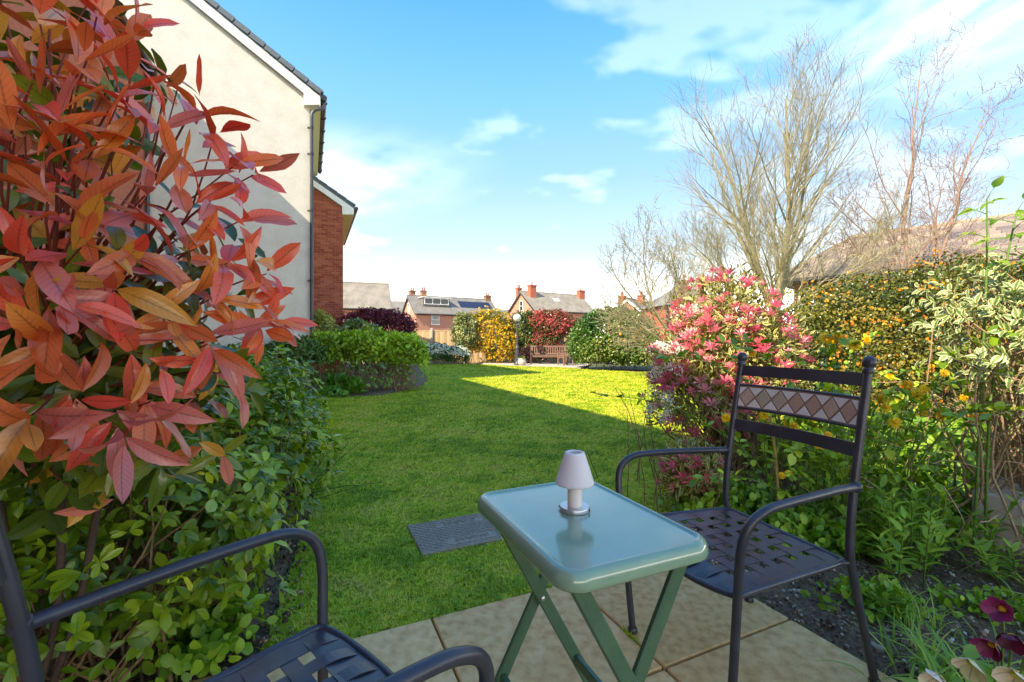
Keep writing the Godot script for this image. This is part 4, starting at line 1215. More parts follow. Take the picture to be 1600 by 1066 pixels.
func make_far_things() -> void:
	make_bench("long weathered wooden garden bench in front of the red shrub", "garden_bench", at(857, 534, 21.6) * Vector3(1, 0, 1), -0.06, 1.75)
	make_bench("short wooden garden seat set at right angles to the long bench", "side_bench", at(884, 534, 20.6) * Vector3(1, 0, 1), -1.25, 0.7)
	# lamp post
	var t := thing("lamp_post", "slim dark garden lamp post with white globe beside the bench", "lamp post", at(808, 534, 20.7) * Vector3(1, 0, 1))
	var mb := MB.new()
	mb.lathe(PackedVector2Array([Vector2(0.15, 0), Vector2(0.15, 0.08), Vector2(0.11, 0.12), Vector2(0.09, 0.2), Vector2(0.085, 0.75), Vector2(0.10, 0.78), Vector2(0.10, 0.82), Vector2(0.06, 0.88), Vector2(0.045, 1.0), Vector2(0.038, 1.92), Vector2(0.06, 1.95), Vector2(0.1, 2.0), Vector2(0.1, 2.03), Vector2(0.0, 2.03)]), 14)
	part(t, "post", mb.done(), M.grey_pipe)
	mb = MB.new()
	mb.lathe(PackedVector2Array([Vector2(0.08, 2.03), Vector2(0.15, 2.09), Vector2(0.185, 2.18), Vector2(0.165, 2.28), Vector2(0.1, 2.35), Vector2(0.0, 2.38)]), 16)
	part(t, "lantern_globe", mb.done(), M.lamp_white)
	# planted pot beside it, and the stone jar by the lawn
	pot("plant_pot", "round grey stone pot with a small plant beside the lamp post", gnd(815.5, 572.2), 0.2, true)
	pot("stone_jar", "weathered bulbous stone jar half hidden beside the flagstones", ab(6.35, -0.04), 0.12, false)
	# fence with boards
	var f := thing("board_fence", "pale vertical board fence with concrete posts behind the white flowered shrub", "fence", Vector3.ZERO)
	var p0 := at(560, 534, 23.6) * Vector3(1, 0, 1)
	var p1 := at(905, 534, 25.0) * Vector3(1, 0, 1)
	var dir := (p1 - p0).normalized()
	var n := int((p1 - p0).length() / 0.125)
	var bm := MB.new(); bm.bbox(Transform3D.IDENTITY, Vector3(0.118, 1.72, 0.02), 0.004)
	var bmesh := bm.done()
	var bs := Basis(dir, Vector3.UP, dir.cross(Vector3.UP))
	for k in n:
		part(f, "fence_board", bmesh, M.fence[rng.randi_range(0, 2)], Transform3D(bs, p0 + dir * (k + 0.5) * 0.125 + Vector3.UP * (0.80 + rr(-0.008, 0.008)) + bs.z * (0.008 if k % 2 else 0.0)))
	for k in int(n / 14.0) + 1:
		mb = MB.new(); mb.bbox(Transform3D(bs, p0 + dir * (k * 1.75 + 0.3) + Vector3.UP * 0.86 + bs.z * 0.06), Vector3(0.12, 1.9, 0.1), 0.01)
		part(f, "fence_post", mb.done(), M.concrete)
	mb = MB.new(); mb.bbox(Transform3D(bs, (p0 + p1) / 2 + Vector3.UP * 1.68), Vector3((p1 - p0).length(), 0.03, 0.06), 0.005)
	part(f, "fence_rail", mb.done(), M.fence[1])
	# bamboo cane and old sleepers in the right bed
	var c := thing("bamboo_cane", "pale bamboo cane leaning among the yellow flowered stems", "cane", Vector3(1.62, 0, -2.75))
	mb = MB.new(); mb.tube(PackedVector3Array([Vector3(0.03, -0.03, 0), Vector3(0.0, 0.4, 0.0), Vector3(-0.05, 0.78, 0.0)]), PackedFloat32Array([0.009, 0.0085, 0.008]), 8)
	part(c, "shaft", mb.done(), M.cane)
	for y in [0.15, 0.37, 0.6]:
		mb = MB.new(); mb.tube(PackedVector3Array([Vector3(0.018 - 0.05 * y, y - 0.004, 0), Vector3(0.017 - 0.05 * y, y + 0.004, 0)]), PackedFloat32Array([0.0105, 0.0105]), 8)
		part(c, "node_ring", mb.done(), M.cane)
	for k in 2:
		var s := thing("timber_sleeper", ["upper grey timber sleeper lying at the back of the bed", "lower grey timber sleeper lying on the bed soil"][k], "timber", Vector3(3.0 + k * 0.03, 0.07 + 0.15 * (1 - k), -2.62 - k * 0.02), 0.5, "old timbers in the bed")
		mb = MB.new(); mb.bbox(Transform3D.IDENTITY, Vector3(0.9, 0.145, 0.2), 0.01)
		part(s, "beam", mb.done(), M.concrete)

func pot(called: String, label: String, where: Vector3, r: float, planted: bool) -> void:
	var t := thing(called, label, "pot", where)
	var mb := MB.new()
	mb.lathe(PackedVector2Array([Vector2(0, 0), Vector2(r * 0.6, 0), Vector2(r * 0.85, r * 0.35), Vector2(r, r * 0.85), Vector2(r * 0.9, r * 1.25), Vector2(r * 0.7, r * 1.5), Vector2(r * 0.8, r * 1.6), Vector2(r * 0.8, r * 1.68), Vector2(r * 0.66, r * 1.68), Vector2(r * 0.6, r * 1.45), Vector2(0, r * 1.45)]), 20)
	part(t, "bowl", mb.done(), M.concrete if planted else M.jar)
	var sc := Scat.new()
	for k in 60:
		var d := Vector3(rng.randfn() * 0.5, absf(rng.randfn()) + 0.4, rng.randfn() * 0.5).normalized()
		sc.add(Vector3(rng.randfn() * r * 0.25, r * 1.4, rng.randfn() * r * 0.25), d, rvec(), Vector3.ONE * rr(0.5, 1.0) * r * (1.0 if planted else 0.5), lin(120, 140, 60) * rr(0.7, 1.2))
	many(t, "foliage", M.leaf_small, M.leaf, sc)

# ---------------------------------------------------------------- bare trees
class TreeSpec:
	var limbs: MB
	var twigs: MB
	var rng: RandomNumberGenerator
	var up := 0.3
	var kids := [10, 6, 4]
	var spread := 0.62
	var wob := 0.09
	var reach := 0.6
	var min_r := 0.004
	var centre := Vector3.ZERO
	var radii := Vector3.ONE
	func inside(p: Vector3) -> float:
		return ((p - centre) / radii).length()
	func grow(p: Vector3, d: Vector3, length: float, r: float, level: int) -> void:
		var n: int = [10, 6, 4, 3][level]
		var pts := PackedVector3Array([p]); var rad := PackedFloat32Array([r])
		var dirs := [d]
		var q := p
		for i in n:
			var w := Vector3(rng.randfn(), rng.randfn(), rng.randfn()) * wob * (1.0 + level * 0.5)
			d = (d + w + Vector3.UP * up * (0.10 + 0.02 * level)).normalized()
			var step := length / n
			if inside(q + d * step) > 1.06 and i > 1: step *= 0.35
			q += d * step
			pts.append(q); dirs.append(d)
			rad.append(r * (1.0 - 0.86 * float(i + 1) / n) if level < 3 else r * (1.0 - 0.6 * float(i + 1) / n))
		(limbs if level < 2 else twigs).tube(pts, rad, [8, 5, 4, 3][level], false)
		if level == 3: return
		var m: int = kids[level]
		for k in m:
			var f := lerpf(0.16 if level > 0 else 0.12, 0.98, (k + rng.randf()) / m)
			var i := clampi(int(f * n), 0, n - 1)
			var base: Vector3 = pts[i].lerp(pts[i + 1], f * n - i)
			if inside(base) > 1.05 and rng.randf() < 0.75: continue
			var dd: Vector3 = dirs[i + 1]
			var ax := dd.cross(Vector3(rng.randfn(), rng.randfn(), rng.randfn())).normalized()
			var nd := dd.rotated(ax, spread * rng.randf_range(0.6, 1.25))
			var ln := length * rng.randf_range(reach * 0.6, reach) * (1.0 - 0.45 * f)
			grow(base, nd, ln, maxf(r * (1.0 - 0.86 * f) * 0.5, min_r), level + 1)

func make_tree(called: String, label: String, where: Vector3, seed_: int, trunk_h: float, trunk_r: float, stems: Array, spec: TreeSpec, m: Material, m2: Material) -> void:
	var t := thing(called, label, "tree", where, 0.0, "bare spring trees")
	spec.rng = RandomNumberGenerator.new(); spec.rng.seed = seed_
	spec.limbs = MB.new(); spec.twigs = MB.new()
	var trunk := MB.new()
	trunk.tube(smooth_path([Vector3(0, -0.06, 0), Vector3(0.02, trunk_h * 0.5, 0), Vector3(0, trunk_h, 0)], 4), PackedFloat32Array([trunk_r * 1.35, trunk_r * 1.15, trunk_r * 1.05, trunk_r, trunk_r, trunk_r * 0.98, trunk_r * 0.96, trunk_r * 0.94, trunk_r * 0.9]), 12)
	for s in stems:   # start height share, direction, length, radius
		spec.grow(Vector3(0, trunk_h * s[0], 0), (s[1] as Vector3).normalized(), s[2], s[3], 0)
	var tr := part(t, "trunk", trunk.done(), m)
	part(tr, "limbs", spec.limbs.done(), m)
	part(t, "crown", spec.twigs.done(), m2, Transform3D.IDENTITY)

func make_trees() -> void:
	var s := TreeSpec.new()
	s.centre = Vector3(-0.05, 4.3, 0); s.radii = Vector3(2.75, 3.4, 2.6); s.up = 0.62; s.spread = 0.56; s.kids = [16, 9, 4]; s.wob = 0.06
	s.up = 0.55; s.spread = 0.62; s.kids = [15, 9, 5]; s.reach = 0.74
	var stems := []
	var r := RandomNumberGenerator.new(); r.seed = 41
	for k in 5:
		var a := TAU * k / 5.0 + 0.5
		var o: float = [0.12, 0.42, 0.34, 0.46, 0.3][k]
		stems.append([r.randf_range(0.9, 1.0), Vector3(cos(a) * o, 1, sin(a) * o), r.randf_range(4.9, 5.6), 0.075])
	for k in 6:
		var a := TAU * k / 6.0
		var o := r.randf_range(0.9, 1.4)
		stems.append([r.randf_range(0.85, 1.0), Vector3(cos(a) * o, 0.6, sin(a) * o), r.randf_range(2.8, 3.4), 0.04])
	make_tree("bare_tree", "large pale barked bare tree with a wide dome of twigs", at(1212, 534, 10.8) * Vector3(1, 0, 1), 5, 1.8, 0.13, stems, s, M.bark, M.bark)
	s = TreeSpec.new()
	s.centre = Vector3(-0.75, 3.0, 0); s.radii = Vector3(1.8, 2.4, 1.6); s.up = 0.3; s.spread = 0.7; s.kids = [14, 9, 4]; s.wob = 0.1; s.min_r = 0.0065; s.reach = 0.7
	make_tree("bare_tree", "small bare tree leaning left of the tall brick chimney", at(1062, 534, 14.0) * Vector3(1, 0, 1), 8, 0.9, 0.09, [
		[1.0, Vector3(-0.7, 1, 0.1), 3.9, 0.055], [1.0, Vector3(-0.2, 1, -0.1), 4.0, 0.055], [0.9, Vector3(0.35, 1, 0.1), 3.4, 0.045], [0.9, Vector3(-1.3, 0.8, 0.2), 3.4, 0.045], [0.95, Vector3(-0.3, 1, 0.6), 3.4, 0.04], [0.95, Vector3(-1.0, 1.1, -0.3), 3.6, 0.045], [0.9, Vector3(-1.7, 0.5, 0.0), 2.6, 0.03]], s, M.bark, M.bark)
	s = TreeSpec.new()
	s.centre = Vector3(0.3, 4.4, 0); s.radii = Vector3(1.9, 3.6, 1.6); s.up = 0.6; s.spread = 0.75; s.kids = [16, 8, 4]; s.wob = 0.12; s.min_r = 0.0045
	make_tree("bare_tree", "thin reddish twigged bare tree with swelling buds above the tiled roof", at(1425, 534, 10.2) * Vector3(1, 0, 1), 14, 1.9, 0.075, [
		[1.0, Vector3(0.0, 1, 0.05), 5.9, 0.05], [1.0, Vector3(0.42, 1, 0.1), 4.6, 0.045], [0.9, Vector3(-0.5, 0.9, 0.1), 3.4, 0.03], [0.95, Vector3(0.9, 0.9, -0.2), 3.8, 0.033], [0.9, Vector3(-0.9, 0.6, 0.3), 2.8, 0.026], [0.85, Vector3(1.3, 0.6, 0.1), 3.0, 0.026], [1.0, Vector3(0.15, 1, -0.3), 5.0, 0.036]], s, M.bark_red, M.bark_red)

# ---------------------------------------------------------------- plants
# leaves over the outside of a few rounded masses; blobs: [centre, radii]
func leaves_on(blobs: Array, count: int, size: float, pal: Array, deep := 0.4, lumpy := 0.16, up := 0.25, low := -0.75, patch := 3.0) -> Scat:
	var sc := Scat.new()
	var wsum := 0.0
	var ws := []
	for b in blobs:
		var r: Vector3 = b[1]
		var w: float = pow(r.x * r.y * r.z, 0.667)
		ws.append(w); wsum += w
	for i in count:
		var pick := rng.randf() * wsum
		var k := 0
		while k < blobs.size() - 1 and pick > ws[k]:
			pick -= ws[k]; k += 1
		var c: Vector3 = blobs[k][0]
		var r: Vector3 = blobs[k][1]
		var d := rvec()
		if d.y < low: d.y = -d.y
		var f := 1.0 - deep * pow(rng.randf(), 1.6)
		var q := c + d * r
		var l := 1.0 + lumpy * 1.6 * lump.get_noise_3d(q.x * 60.0 + c.x, q.y * 60.0, q.z * 60.0) + lumpy * lump.get_noise_3d(q.x * 190.0, q.y * 190.0, q.z * 190.0)
		var p := c + d * r * f * l
		if p.y < 0.02: continue
		var buried := false
		for j in blobs.size():
			if j != k:
				if ((p - blobs[j][0]) / blobs[j][1]).length() < 0.6: buried = true
		if buried: continue
		var y := (d * 0.8 + rvec() * 0.9 + Vector3.UP * up).normalized()
		var z := (d + Vector3.UP * 0.5 + rvec() * 0.6).normalized()
		var t := tint.get_noise_3d(p.x * patch, p.y * patch, p.z * patch) * 1.6 + rng.randfn() * 0.35
		var e := clampf((t * 0.5 + 0.5) * (pal.size() - 1), 0.0, pal.size() - 1.001)
		var col: Color = pal[int(e)].lerp(pal[int(e) + 1], e - int(e)) if pal.size() > 1 else pal[0]
		sc.add(p, y, z, Vector3.ONE * size * rr(0.65, 1.25), col * rr(0.78, 1.2))
	return sc
func dots_on(blobs: Array, count: int, size: float, pal: Array, face: Vector3, bunch: float, top := -0.3) -> Scat:   # blossom in bunches
	var sc := Scat.new()
	var n := maxi(int(count / bunch), 1)
	for i in n:
		var b: Array = blobs[rng.randi_range(0, blobs.size() - 1)]
		var d := (rvec() + face * 0.5).normalized()
		if d.y < top: continue
		var r: Vector3 = b[1]
		var q: Vector3 = b[0] + d * r
		var l := 1.02 + 0.16 * 1.6 * lump.get_noise_3d(q.x * 60.0 + b[0].x, q.y * 60.0, q.z * 60.0)
		var c: Vector3 = b[0] + d * r * l
		var col: Color = pal[rng.randi_range(0, pal.size() - 1)]
		for k in int(bunch):
			var p := c + rvec() * size * 0.75 * sqrt(bunch) * 0.5
			if p.y < 0.03: continue
			sc.add(p, rvec(), (d + rvec() * 0.7).normalized(), Vector3.ONE * size * rr(0.7, 1.25), col * rr(0.85, 1.15))
	return sc
func stems_mesh(base: Array, tips: Array, r: float, wob: float, sides := 4, segs := 5) -> ArrayMesh:
	var mb := MB.new()
	for i in tips.size():
		var a: Vector3 = base[i % base.size()]
		var b: Vector3 = tips[i]
		var p := PackedVector3Array(); var rad := PackedFloat32Array()
		var side := rvec() * wob * (b - a).length()
		for k in segs + 1:
			var f := float(k) / segs
			p.append(a.lerp(b, f) + side * sin(PI * f) + rvec() * wob * 0.12 * (b - a).length() * sin(PI * f))
			rad.append(r * (1.0 - 0.6 * f))
		mb.tube(p, rad, sides, false)
	return mb.done()
func bush(called: String, label: String, category: String, where: Vector3, blobs: Array, count: int, size: float, pal: Array, mesh: Mesh, m: Material, stem_m: Material, opts := {}) -> Node3D:
	var t := thing(called, label, category, where)
	var sc := leaves_on(blobs, int(count * 1.7), size * 1.22, pal, opts.get("deep", 0.4), opts.get("lumpy", 0.16), opts.get("up", 0.25), opts.get("low", -0.75), opts.get("patch", 3.0))
	many(t, "foliage", mesh, m, sc)
	var tips := []
	var base := []
	for k in opts.get("stems", 14):
		var b: Array = blobs[rng.randi_range(0, blobs.size() - 1)]
		var d := rvec(); d.y = absf(d.y)
		tips.append(b[0] + d * b[1] * rr(0.5, 0.9))
		var ft: Vector3 = b[0] * Vector3(1, 0, 1) + Vector3(rng.randfn() * b[1].x * 0.3, -0.04, rng.randfn() * b[1].z * 0.3)
		base.append(ft)
	part(t, "stems", stems_mesh(base, tips, opts.get("stem_r", 0.012), 0.12), stem_m).set_meta("kind", "stuff")
	return t

func make_leaf_meshes() -> void:
	M.leaf_small = leaf_mesh(0.26, 3, 3, 0.25, 0.12, 0.9, 0.7)
	M.leaf_oval = leaf_mesh(0.33, 4, 3, 0.22, 0.16, 0.75, 0.65)
	M.leaf_long = leaf_mesh(0.15, 4, 3, 0.3, 0.22, 1.0, 0.8)
	M.leaf_round = leaf_mesh(0.34, 6, 3, 0.2, 0.2, 0.6, 0.55)
	var mb := MB.new()   # five petalled flower, unit radius
	for k in 5:
		var a := TAU * k / 5.0
		var d := Vector3(cos(a), sin(a), 0)
		var s := Vector3(-sin(a), cos(a), 0)
		mb.quad(d * 0.1, d * 0.6 + s * 0.42 + Vector3(0, 0, 0.2), d * 1.0 + Vector3(0, 0, 0.15), d * 0.6 - s * 0.42 + Vector3(0, 0, 0.2), Vector3.BACK)
	M.flower5 = mb.done()

func make_shrubs() -> void:
	rng.seed = 303
	# --- along the far left
	var hyd := [[Vector3(0.15, 0.78, 0), Vector3(1.0, 0.56, 0.6)], [Vector3(-0.75, 0.78, 0.1), Vector3(0.75, 0.52, 0.55)], [Vector3(0.75, 0.70, 0.05), Vector3(0.55, 0.55, 0.5)]]
	var h := bush("hydrangea_hedge", "bright green broad leaved hydrangea hedge with bare brown stems below", "shrub", Vector3(-3.25, 0, -10.3), hyd, 7000, 0.068, [lin(116, 146, 22), lin(148, 180, 34), lin(176, 206, 50), lin(198, 220, 74)], M.leaf_oval, M.leaf, M.straw, {"low": -0.25, "stems": 170, "stem_r": 0.008, "up": 0.6, "deep": 0.55})
	many(h, "low_shoots", M.leaf_oval, M.leaf, leaves_on([[Vector3(0.1, 0.35, 0.25), Vector3(1.2, 0.34, 0.55)]], 520, 0.075, [lin(100, 148, 36), lin(150, 190, 70)], 0.5))
	bush("evergreen_shrub", "dull green narrow leaved shrub standing against the cream wall", "shrub", Vector3(-4.75, 0, -9.75), [[Vector3(0, 0.72, 0), Vector3(0.75, 0.45, 0.5)], [Vector3(-0.6, 0.62, 0.2), Vector3(0.5, 0.4, 0.45)]], 3200, 0.09, [lin(70, 100, 44), lin(100, 132, 58), lin(130, 160, 74)], M.leaf_long, M.leaf, M.straw, {"low": -0.2, "stems": 90, "stem_r": 0.007, "deep": 0.6})
	bush("dark_tuft", "dark green grassy tuft at the foot of the hydrangea", "plant", Vector3(-3.62, 0, -9.35), [[Vector3(0, 0.08, 0), Vector3(0.3, 0.16, 0.2)], [Vector3(0.25, 0.06, 0), Vector3(0.2, 0.12, 0.15)]], 420, 0.2, [lin(70, 118, 24), lin(104, 150, 34)], M.leaf_long, M.leaf, M.stem_green, {"up": 1.4, "stems": 4, "stem_r": 0.004})
	bush("low_leafy_clump", "low light green leafy clump beside the dark grassy tuft", "plant", Vector3(-3.62, 0, -9.0), [[Vector3(0, 0.05, 0), Vector3(0.27, 0.11, 0.14)]], 260, 0.07, [lin(92, 150, 44), lin(130, 178, 66)], M.leaf_oval, M.leaf, M.stem_green, {"stems": 4, "stem_r": 0.003})
	bush("golden_shrub", "pale yellow green small leaved shrub in front of the brick gable", "shrub", Vector3(-5.55, 0, -12.9), [[Vector3(0, 1.15, 0), Vector3(0.5, 0.8, 0.5)]], 3000, 0.06, [lin(128, 126, 50), lin(168, 166, 74), lin(196, 190, 100)], M.leaf_small, M.leaf, M.stem_brown, {"deep": 0.6})
	bush("purple_maple", "deep purple leaved low spreading maple in front of the far roofs", "tree", Vector3(-4.35, 0, -14.4), [[Vector3(0, 1.62, 0), Vector3(1.15, 0.5, 0.8)], [Vector3(0.55, 1.45, 0.2), Vector3(0.75, 0.45, 0.6)]], 5200, 0.07, [lin(82, 22, 40), lin(108, 34, 52), lin(134, 52, 66)], M.leaf_small, M.leaf, M.stem_dark, {"low": -0.4, "stem_r": 0.03})
	var cam := [[Vector3(0, 1.05, 0), Vector3(0.62, 0.6, 0.5)]]
	h = bush("white_camellia", "dark green shrub dotted with white blooms below the purple maple", "shrub", Vector3(-4.25, 0, -12.4), cam, 2200, 0.07, [lin(82, 106, 48), lin(120, 140, 66), lin(160, 168, 90)], M.leaf_oval, M.leaf_gloss, M.stem_brown)
	many(h, "blossom", M.flower5, M.petal, dots_on(cam, 90, 0.045, [lin(240, 238, 228), lin(232, 214, 206)], Vector3(0.2, 0.5, 1), 3.0))
	var wht := [[Vector3(-0.35, 0.5, 0), Vector3(0.85, 0.5, 0.6)], [Vector3(0.7, 0.42, 0), Vector3(0.65, 0.42, 0.5)]]
	h = bush("white_flowering_shrub", "low mound of white blossom in front of the board fence", "shrub", Vector3(-3.35, 0, -21.6), wht, 2600, 0.07, [lin(52, 92, 30), lin(84, 126, 44)], M.leaf_small, M.leaf, M.stem_brown)
	many(h, "blossom", M.flower5, M.petal, dots_on(wht, 6500, 0.030, [lin(250, 248, 226), lin(240, 238, 206), lin(252, 250, 240)], Vector3(0, 0.9, 0.6), 6.0, 0.08))
	# --- far hedge line
	var fo := [[Vector3(0.15, 1.55, 0), Vector3(1.3, 1.2, 0.8)], [Vector3(0.75, 1.0, 0.2), Vector3(0.9, 1.0, 0.7)], [Vector3(-0.75, 1.35, 0.05), Vector3(0.65, 0.95, 0.6)]]
	h = bush("forsythia_hedge", "tall hedge covered in bright yellow blossom beside the lamp post", "hedge", Vector3(-1.35, 0, -23.0), fo, 7000, 0.07, [lin(86, 92, 28), lin(128, 124, 30), lin(160, 150, 40)], M.leaf_small, M.leaf, M.stem_brown)
	many(h, "blossom", M.flower5, M.petal, dots_on(fo, 9000, 0.034, [lin(232, 180, 12), lin(244, 204, 30), lin(206, 156, 10), lin(250, 214, 60)], Vector3(0.1, 0.2, 1), 7.0, -0.85))
	bush("variegated_holly", "grey green and cream mottled evergreen beside the yellow hedge", "shrub", Vector3(-2.35, 0, -22.4), [[Vector3(0, 1.55, 0), Vector3(0.65, 0.95, 0.5)]], 3600, 0.07, [lin(92, 104, 62), lin(140, 146, 92), lin(190, 186, 120)], M.leaf_oval, M.leaf_gloss, M.stem_brown)
	bush("dark_holly", "dark glossy evergreen standing behind the lamp post", "shrub", Vector3(0.55, 0, -23.2), [[Vector3(0, 1.45, 0), Vector3(0.8, 1.2, 0.6)], [Vector3(0.5, 0.6, 0.2), Vector3(0.7, 0.6, 0.5)]], 5200, 0.075, [lin(44, 66, 32), lin(66, 92, 42), lin(128, 132, 58)], M.leaf_oval, M.leaf_gloss, M.stem_dark)
	var rp := [[Vector3(0, 1.85, 0), Vector3(1.45, 0.85, 0.7)], [Vector3(-0.4, 0.9, 0.15), Vector3(1.1, 0.9, 0.6)]]
	h = bush("red_photinia_hedge", "red and pink tipped evergreen hedge above the long bench", "hedge", Vector3(1.95, 0, -23.3), rp, 7200, 0.08, [lin(64, 82, 38), lin(98, 98, 48), lin(168, 76, 66), lin(206, 92, 88)], M.leaf_oval, M.leaf_gloss, M.stem_dark, {"patch": 1.8})
	many(h, "red_shoots", M.leaf_long, M.leaf_gloss, dots_on(rp, 3200, 0.085, [lin(206, 74, 76), lin(222, 104, 100), lin(184, 60, 60)], Vector3(-0.3, 0.6, 0.8), 8.0, -0.4))
	bush("purple_barberry", "small dark purple bush to one side of the long bench", "shrub", Vector3(0.75, 0, -22.3), [[Vector3(0, 0.42, 0), Vector3(0.4, 0.42, 0.3)]], 900, 0.05, [lin(60, 26, 34), lin(92, 48, 50)], M.leaf_small, M.leaf, M.stem_dark)
	var rh := [[Vector3(0, 1.2, 0), Vector3(1.75, 1.3, 1.4)], [Vector3(0.9, 0.75, 0.3), Vector3(1.2, 0.85, 1.2)], [Vector3(-0.9, 0.95, 0.1), Vector3(1.0, 1.05, 1.1)]]
	h = bush("clipped_hedge", "big rounded clipped green hedge beside the wooden seat", "hedge", Vector3(4.25, 0, -18.9), rh, 17000, 0.08, [lin(58, 88, 30), lin(86, 120, 38), lin(122, 142, 60), lin(158, 160, 92)], M.leaf_oval, M.leaf_gloss, M.stem_dark, {"lumpy": 0.08, "patch": 1.4})
	many(h, "blossom", M.flower5, M.petal, dots_on([[Vector3(0.5, 1.1, 0.2), Vector3(1.45, 0.85, 1.35)]], 420, 0.04, [lin(240, 170, 24), lin(224, 146, 30)], Vector3(0, 0.0, 1.5), 6.0))
	bush("olive_shrub", "small pale olive shrub at the right end of the rounded hedge", "shrub", Vector3(6.0, 0, -17.4), [[Vector3(0, 0.55, 0), Vector3(0.7, 0.5, 0.6)], [Vector3(0.85, 0.8, -0.4), Vector3(0.6, 0.75, 0.6)]], 5200, 0.055, [lin(98, 108, 46), lin(132, 138, 62), lin(160, 160, 84)], M.leaf_small, M.leaf, M.stem_brown)
	bush("boundary_hedge", "mixed green boundary hedge in front of the bungalow wall", "hedge", Vector3(7.6, 0, -11.6), [[Vector3(-1.0, 0.75, -1.0), Vector3(1.4, 0.85, 0.9)], [Vector3(0.9, 0.85, 0.2), Vector3(1.5, 0.95, 0.9)], [Vector3(2.6, 0.95, 1.6), Vector3(1.5, 1.05, 0.9)]], 8000, 0.075, [lin(66, 90, 34), lin(104, 120, 46), lin(150, 146, 70)], M.leaf_oval, M.leaf, M.stem_dark)
	# --- right bed
	make_pieris()
	var bb := [[Vector3(0.5, 1.0, 0), Vector3(1.1, 0.84, 0.9)], [Vector3(-0.75, 0.66, 0.1), Vector3(0.8, 0.58, 0.65)], [Vector3(1.2, 1.08, 0.25), Vector3(0.9, 0.92, 0.8)], [Vector3(-0.2, 0.5, 0.25), Vector3(1.2, 0.5, 0.7)]]
	h = bush("orange_barberry", "wide dark green barberry mound speckled with orange flowers", "shrub", Vector3(3.55, 0, -4.95), bb, 42000, 0.026, [lin(52, 64, 22), lin(78, 92, 30), lin(120, 120, 40), lin(156, 134, 48)], M.leaf_oval, M.leaf_gloss, M.stem_dark, {"stems": 60, "deep": 0.5, "low": -0.5, "lumpy": 0.09})
	many(h, "blossom", M.flower5, M.petal, dots_on(bb, 6500, 0.010, [lin(236, 150, 16), lin(244, 174, 30), lin(222, 124, 20), lin(240, 190, 60)], Vector3(-0.4, 0.7, 0.8), 7.0, -0.2))
	make_kerria()
	make_variegated()
	make_bed_plants()

